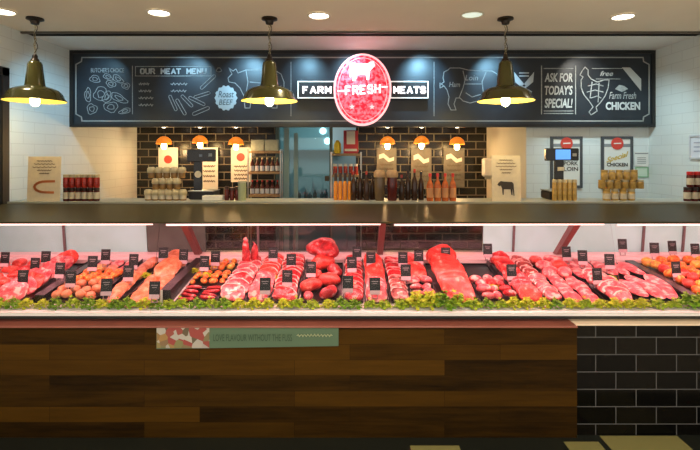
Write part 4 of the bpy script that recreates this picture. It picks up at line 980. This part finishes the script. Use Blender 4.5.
# ------------------------------------------------------------------ back wall: lamps, hanging posters, racks
COP = mat('copper_shade', (.75, .22, .03), .35, emit=None)
m, nt, b = nodes('amber_glass'); b.inputs['Base Color'].default_value = (.85, .28, .03, 1); b.inputs['Roughness'].default_value = .3
b.inputs['Emission Color'].default_value = (1, .25, .02, 1); b.inputs['Emission Strength'].default_value = .55; AMB = m
BULBW = mat('bulb_warm', (1, .9, .6), .5, emit=(1.0, .72, .28), es=30)
PUCK = mat('puck_glow', (1, 1, .9), .5, emit=(1.0, .9, .7), es=5)
for i, (px, py) in enumerate(((164, 142.5), (200, 141.5), (236, 143), (387.5, 142.5), (421.5, 142), (457, 143))):
    d = 6.05; x, _, z = P(px, py, d)
    t = thing('amber_lamp', (x, d, 1.985), 'small amber glass lamp over the back counter, %s of the three %s of the door' % (('left', 'middle', 'right')[i % 3], 'left' if i < 3 else 'right'), 'lamp', 'amber lamps before the dark brick wall')
    zz = z - 1.985
    MB().cyl((0, 0, zz + .07), (0, 0, -.001), .004).build('cord', BLACK, t)
    MB().lathe([(.018, zz + .078), (.045, zz + .070), (.085, zz + .035), (.100, zz - .015), (.098, zz - .02), (.082, zz + .028), (.043, zz + .062), (.016, zz + .07)], 24).build('shade', AMB, t, True)
    MB().lathe([(.012, zz + .05), (.022, zz + .01), (.034, zz - .035), (.034, zz - .055), (.022, zz - .085), (.008, zz - .09)], 16).build('light_bulb', BULBW, t, True)
    lamp('amber_light', 'POINT', (x, d, z - .125), 5.5, (1.0, .62, .28), .04)
    x2, _, z2 = P(px, 129.3, 5.99)
    o = MB().lathe([(.014, .015), (.022, .010), (.024, -.012), (.014, -.018)], 16).build('puck_light', PUCK, None, True); o.location = (x2, 5.985, 1.962)
    tag(o, 'tiny round white light under the soffit above the %s amber lamp %s of the door' % (('left', 'middle', 'right')[i % 3], 'left' if i < 3 else 'right'), 'light', 'puck lights under the soffit')
REDL = mat('logo_red', (.65, .06, .04), .5)
def hang_poster(px0, px1, py0, py1, name, label, m, style):
    d = 6.40; x0, _, z1 = P(px0, py0, d); x1, _, z0 = P(px1, py1, d)
    t = thing('hanging_poster', ((x0+x1)/2, d, z0), label, 'poster'); w = (x1-x0)/2; h = z1-z0
    MB().box(-w, w, -.004, .004, 0, h).build('sheet', m, t)
    if style == 'logo': MB().lathe([(w*.42, 0), (w*.42, .003)], 20, Matrix.Translation((0, -.0045, h*.72)) @ Matrix.Rotation(PI/2, 4, 'X')).build('red_logo', REDL, t)
    l = MB(); rows = (.45, .33, .21, .10) if style == 'logo' else (.55, .43, .31, .19)
    for k, zz in enumerate(rows): l.ribbon([(-w*.65 + 1.3*w*q/14, h*zz + .012*math.sin(q*2.4 + k)) for q in range(15)], .011, -.007, -.0042)
    l.build('print', mat('poster_print_dim', (.14, .11, .08), .7), t)
    if style == 'banner': MB().prism([(-w*.75, h*.82), (-w*.3, h*.86), (w*.3, h*.72), (w*.75, h*.76), (w*.75, h*.66), (w*.2, h*.62), (-w*.3, h*.74), (-w*.75, h*.70)][::-1], -.0075, -.0042).build('ribbon_print', PAPER, t)
hang_poster(158.5, 178, 147.5, 190, 'p', 'cream hanging poster with a red round logo above the preserve jars', PAPER, 'logo')
hang_poster(200.5, 218, 147.5, 189, 'p', 'cream hanging poster with lines of print right of the scale display', PAPER, 'text')
hang_poster(231, 250.5, 147.5, 182, 'p', 'cream hanging poster with red round logo left of the bottle rack', PAPER, 'logo')
GREY = mat('poster_grey', (.17, .16, .13), .6, var=.2, vscale=12)
hang_poster(376.5, 396.5, 148, 185, 'p', 'grey hanging poster with a pale ribbon, nearest the door', GREY, 'banner')
hang_poster(411, 431.5, 148, 189, 'p', 'grey hanging poster with a pale ribbon, middle of the right three', GREY, 'banner')
hang_poster(443.5, 464.5, 148, 187, 'p', 'grey hanging poster with a pale ribbon, nearest the cream wall', GREY, 'banner')

def rack(px0, px1, pys, d, label):
    x0 = (px0-350)*d/F; x1 = (px1-350)*d/F; cx = (x0+x1)/2; w = (x1-x0)/2
    t = thing('shelf_rack', (cx, d, 0), label, 'shelf rack')
    zs = []
    for s_ in (-1, 1):
        for yy in (-.09, .09): MB().box(s_*w - .008, s_*w + .008, yy - .008, yy + .008, 0, H - (pys[0]-HY)*d/F + .02).build('upright', STEEL, t)
    for py in pys:
        z = H - (py-HY)*d/F; MB().bbox(-w + .009, w - .009, -.10, .10, z - .032, z, .004).build('shelf', WOODL, t); zs.append(z)
    return x0, x1, zs
x0, x1, zs = rack(249.5, 281.5, (151, 171.5, 194), 6.22, 'narrow rack of wooden shelves holding labelled bottles left of the cold room door')
for i in range(2):
    o = MB().bbox(-.085, .085, -.06, .06, 0, .15, .005).build('carton', mat('carton_pale', (.50, .52, .42), .6, var=.1)); o.location = (x0 + .12 + i*.18, 6.2, zs[0] + .0005)
    tag(o, 'pale carton on the rack top shelf, %s one' % ('right' if i else 'left'), 'carton', 'pale cartons on the rack')
for r_ in (1, 2):
    for i in range(6):
        x = x0 + .045 + i*.066; p_, c_ = bot(.028, .185)
        bottle('small_bottle', p_, JARD, c_, LIDC if r_ == 1 else REDC, (.01, .075), .0288, LABB, x, 6.18, zs[r_] + .0005, 'dark bottle with a bluish white label on the rack %s shelf, %s' % ('middle' if r_ == 1 else 'bottom', order(i, 6)), 'bottle', 'labelled bottles on the rack')
x0, x1, zs = rack(331.5, 361, (153.5, 174.5), 6.20, 'narrow rack of wooden shelves between the cold room door and dark bricks')
o = MB().lathe([(.035, 0), (.048, .02), (.046, .12), (.02, .17), (.015, .175)], 14).build('yellow_bottle', YEL, None, True); o.location = (x0 + .08, 6.17, zs[0] + .0005); tag(o, 'bright yellow squeeze bottle on top of the right rack', 'bottle')
ca = thing('snack_box', (x0 + .255, 6.17, zs[0] + .0005), 'red and white box standing on top of the right rack', 'box')
MB().bbox(-.095, .095, -.05, .05, 0, .30, .004).build('box_body', mat('box_red', (.55, .03, .05), .5), ca)
MB().box(-.055, .055, -.054, -.0505, .12, .29).box(-.08, .08, -.054, -.0505, .03, .06).build('print', PAPER, ca)
for i in range(5):
    x = x0 + .05 + i*.068; p_, c_ = jar(.028, .14); c_ = [(.024, .09), (.024, .138), (.02, .14)]
    bottle('white_cap_bottle', p_, JARR, c_, CAPW, (.02, .06), .029, None, x, 6.16, zs[1] + .0005, 'bottle with a white cap on the right rack lower shelf, ' + order(i, 5), 'bottle', 'white-capped bottles on the right rack')
# cold room contents: small hanging lamps and bottles on a bench
bz = H - (198.5 - HY)*7.4/F
cb = thing('cold_room_bench', (-.55, 7.4, 0), 'pale steel bench inside the cold room behind the glass door', 'bench')
MB().bbox(-.55, .55, -.2, .2, bz - .03, bz, .005).build('worktop', STEEL, cb)
for sx in (-.5, .5):
    for sy in (-.16, .16): MB().cyl((sx, sy, 0), (sx, sy, bz - .03), .015).build('leg', STEEL, cb)
for i, (px, h) in enumerate(((299, .14), (306, .17), (310, .11), (315, .15), (322, .12), (326, .16))):
    x = (px-350)*7.3/F; p_, c_ = bot(.03, h)
    bottle('cold_room_bottle', p_, mat('cold_dark', (.05, .09, .09), .3), c_, mat('cold_cap', (.2, .3, .3), .4), (.02, .05), .031, None, x, 7.3, bz + .0005, 'dark bottle on the cold room bench, ' + order(i, 6), 'bottle', 'bottles on the cold room bench')
for i, (px, py) in enumerate(((323, 131), (327.5, 141))):
    x, _, z = P(px, py, 7.88)
    o = MB().lathe([(.05, 0), (.055, .015), (.03, .03)], 16, Matrix.Rotation(PI/2, 4, 'X')).build('wall_light', mat('cold_lamp', (1, 1, 1), .5, emit=(.85, .97, 1.0), es=4), None, True); o.location = (x, 7.895, z)
    tag(o, 'round white wall light in the cold room, %s one' % ('lower' if i else 'upper'), 'wall light', 'cold room wall lights')
sh = MB().box(-.45, .45, -.15, 0, 0, .025).build('wall_shelf', mat('cold_shelf', (.30, .48, .52), .4)); sh.location = (-.62, 7.899, H - (150-HY)*7.8/F); tag(sh, 'teal wall shelf inside the cold room', 'shelf')

# ------------------------------------------------------------------ poster wall
def framed(px0, px1, py0, py1, d, label):
    x0, _, z1 = P(px0, py0, d); x1, _, z0 = P(px1, py1, d); w = (x1-x0)/2; h = z1-z0
    t = thing('framed_poster', ((x0+x1)/2, 4.998, z0), label, 'poster'); f_ = .028
    MB().box(-w + f_, w - f_, -.012, -.003, f_, h - f_).build('sheet', mat('poster_sheet', (.78, .79, .76), .5), t)
    MB().box(-w, -w + f_, -.02, 0, 0, h).box(w - f_, w, -.02, 0, 0, h).box(-w + f_, w - f_, -.02, 0, 0, f_).box(-w + f_, w - f_, -.02, 0, h - f_, h).build('frame', mat('frame_slate', (.07, .075, .085), .4), t)
    MB().box(-w + f_, w - f_, -.015, -.0125, h*.80, h*.86).build('top_band', mat('band_grey', (.25, .27, .29), .5), t)
    MB().lathe([(.065, 0), (.065, .004)], 24, Matrix.Translation((0, -.0165, h*.865)) @ Matrix.Rotation(PI/2, 4, 'X')).build('red_logo', REDL, t)
    MB().ribbon([(-.035, h*.865), (.035, h*.87)], .012, -.0225, -.0208).build('logo_line', PAPER, t)
    return t, w, h
t, w, h = framed(550.3, 582.2, 136.5, 188, 4.99, 'dark framed poster with red round logo behind the blue-screen scale')
mb = MB()
for tx, z0_ in (('PORK', .44), ('LOIN', .33)):
    v, f = text_geo(tx, -.03, w*.72, h*z0_, h*(z0_+.08), -.0165, bold=.02); mb.add(v, f)
mb.build('lettering', INK, t)
t, w, h = framed(601, 632.6, 136.5, 189, 4.99, 'dark framed chicken poster with red round logo behind the golden jars')
mb = MB(); v, f = text_geo('CHICKEN', -w*.66, w*.66, h*.43, h*.50, -.0165, bold=.03); mb.add(v, f); mb.build('lettering', INK, t)
mb = MB(); v, f = text_geo('Special', -w*.68, w*.7, h*.53, h*.66, -.0165, bold=.02, shear=.3); v = [(a, b_, c_ + a*.3) for a, b_, c_ in v]; mb.add(v, f); mb.build('script_lettering', mat('print_yellow', (.62, .42, .06), .6), t)
# notices
def notice(px0, px1, py0, py1, m, label, kind):
    x0, _, z1 = P(px0, py0, 4.995); x1, _, z0 = P(px1, py1, 4.995); w = (x1-x0)/2; h = z1-z0
    t = thing('wall_notice', ((x0+x1)/2, 4.998, z0), label, 'notice')
    MB().box(-w, w, -.005, 0, 0, h).build('sheet', m, t)
    l = MB()
    if kind == 0:
        l.box(-w*.95, w*.95, -.0075, -.0055, h*.86, h*.94)
        for k in range(4): l.ribbon([(-w*.6, h*(.2 + .13*k)), (w*.6, h*(.2 + .13*k))], .006, -.0075, -.0055)
        l.build('print', mat('notice_print', (.3, .3, .3), .7), t)
    else:
        l.box(-w, w, -.008, -.0055, 0, .012).box(-w, w, -.008, -.0055, h - .012, h).box(-w, -w + .012, -.008, -.0055, .012, h - .012).box(w - .012, w, -.008, -.0055, .012, h - .012).build('border', mat('green_frame', (.25, .48, .28), .5), t)
notice(634.5, 648.3, 152, 166, mat('notice_sheet', (.80, .80, .77), .6), 'white notice with a black heading bar right of the chicken poster', 0)
notice(635, 648.3, 167, 177.5, mat('green_sheet', (.62, .76, .62), .6), 'small pale green framed notice below the white one', 1)
ce = thing('framed_certificate', (XR - .001, 3.38, 1.6), 'framed certificate hanging on the right white tiled wall', 'certificate')
d0_, d1_ = 4.27*.97, 4.46
def cy(px): return XR*F/(px-350)
ya, yb = cy(691), cy(712); zt_ = H + (155-135.5)*ya/F; zb_ = H + (155-159)*ya/F
ce.location = (XR, (ya+yb)/2, zb_); hy_ = (ya-yb)/2; hh = zt_-zb_
MB().box(-.010, -.002, -hy_ + .015, hy_ - .015, .015, hh - .015).build('sheet', mat('cert_sheet', (.72, .74, .82), .5), ce)
MB().box(-.02, 0, -hy_, -hy_ + .015, 0, hh).box(-.02, 0, hy_ - .015, hy_, 0, hh).box(-.02, 0, -hy_ + .015, hy_ - .015, 0, .015).box(-.02, 0, -hy_ + .015, hy_ - .015, hh - .015, hh).build('frame', mat('cert_frame', (.55, .57, .62), .4), ce)
l = MB()
for k in range(3): l.box(-.0125, -.0105, -hy_*.6, hy_*.6, hh*(.3 + .18*k), hh*(.3 + .18*k) + .012)
l.build('print', mat('cert_print', (.40, .42, .55), .6), ce)
# soap dispenser on the cream side wall
xx, _, zz = P(490, 179, 6.2)
sd = thing('soap_dispenser', (1.868, 6.15, zz), 'white dispenser fixed to the cream wall beside the dark bricks', 'dispenser')
MB().bbox(-.13, 0, -.06, .06, .03, .28, .02).build('housing', WHITEM, sd, True)
MB().bbox(-.10, -.03, -.03, .03, 0, .03, .008).build('nozzle', mat('nozzle_grey', (.4, .4, .4), .4), sd)
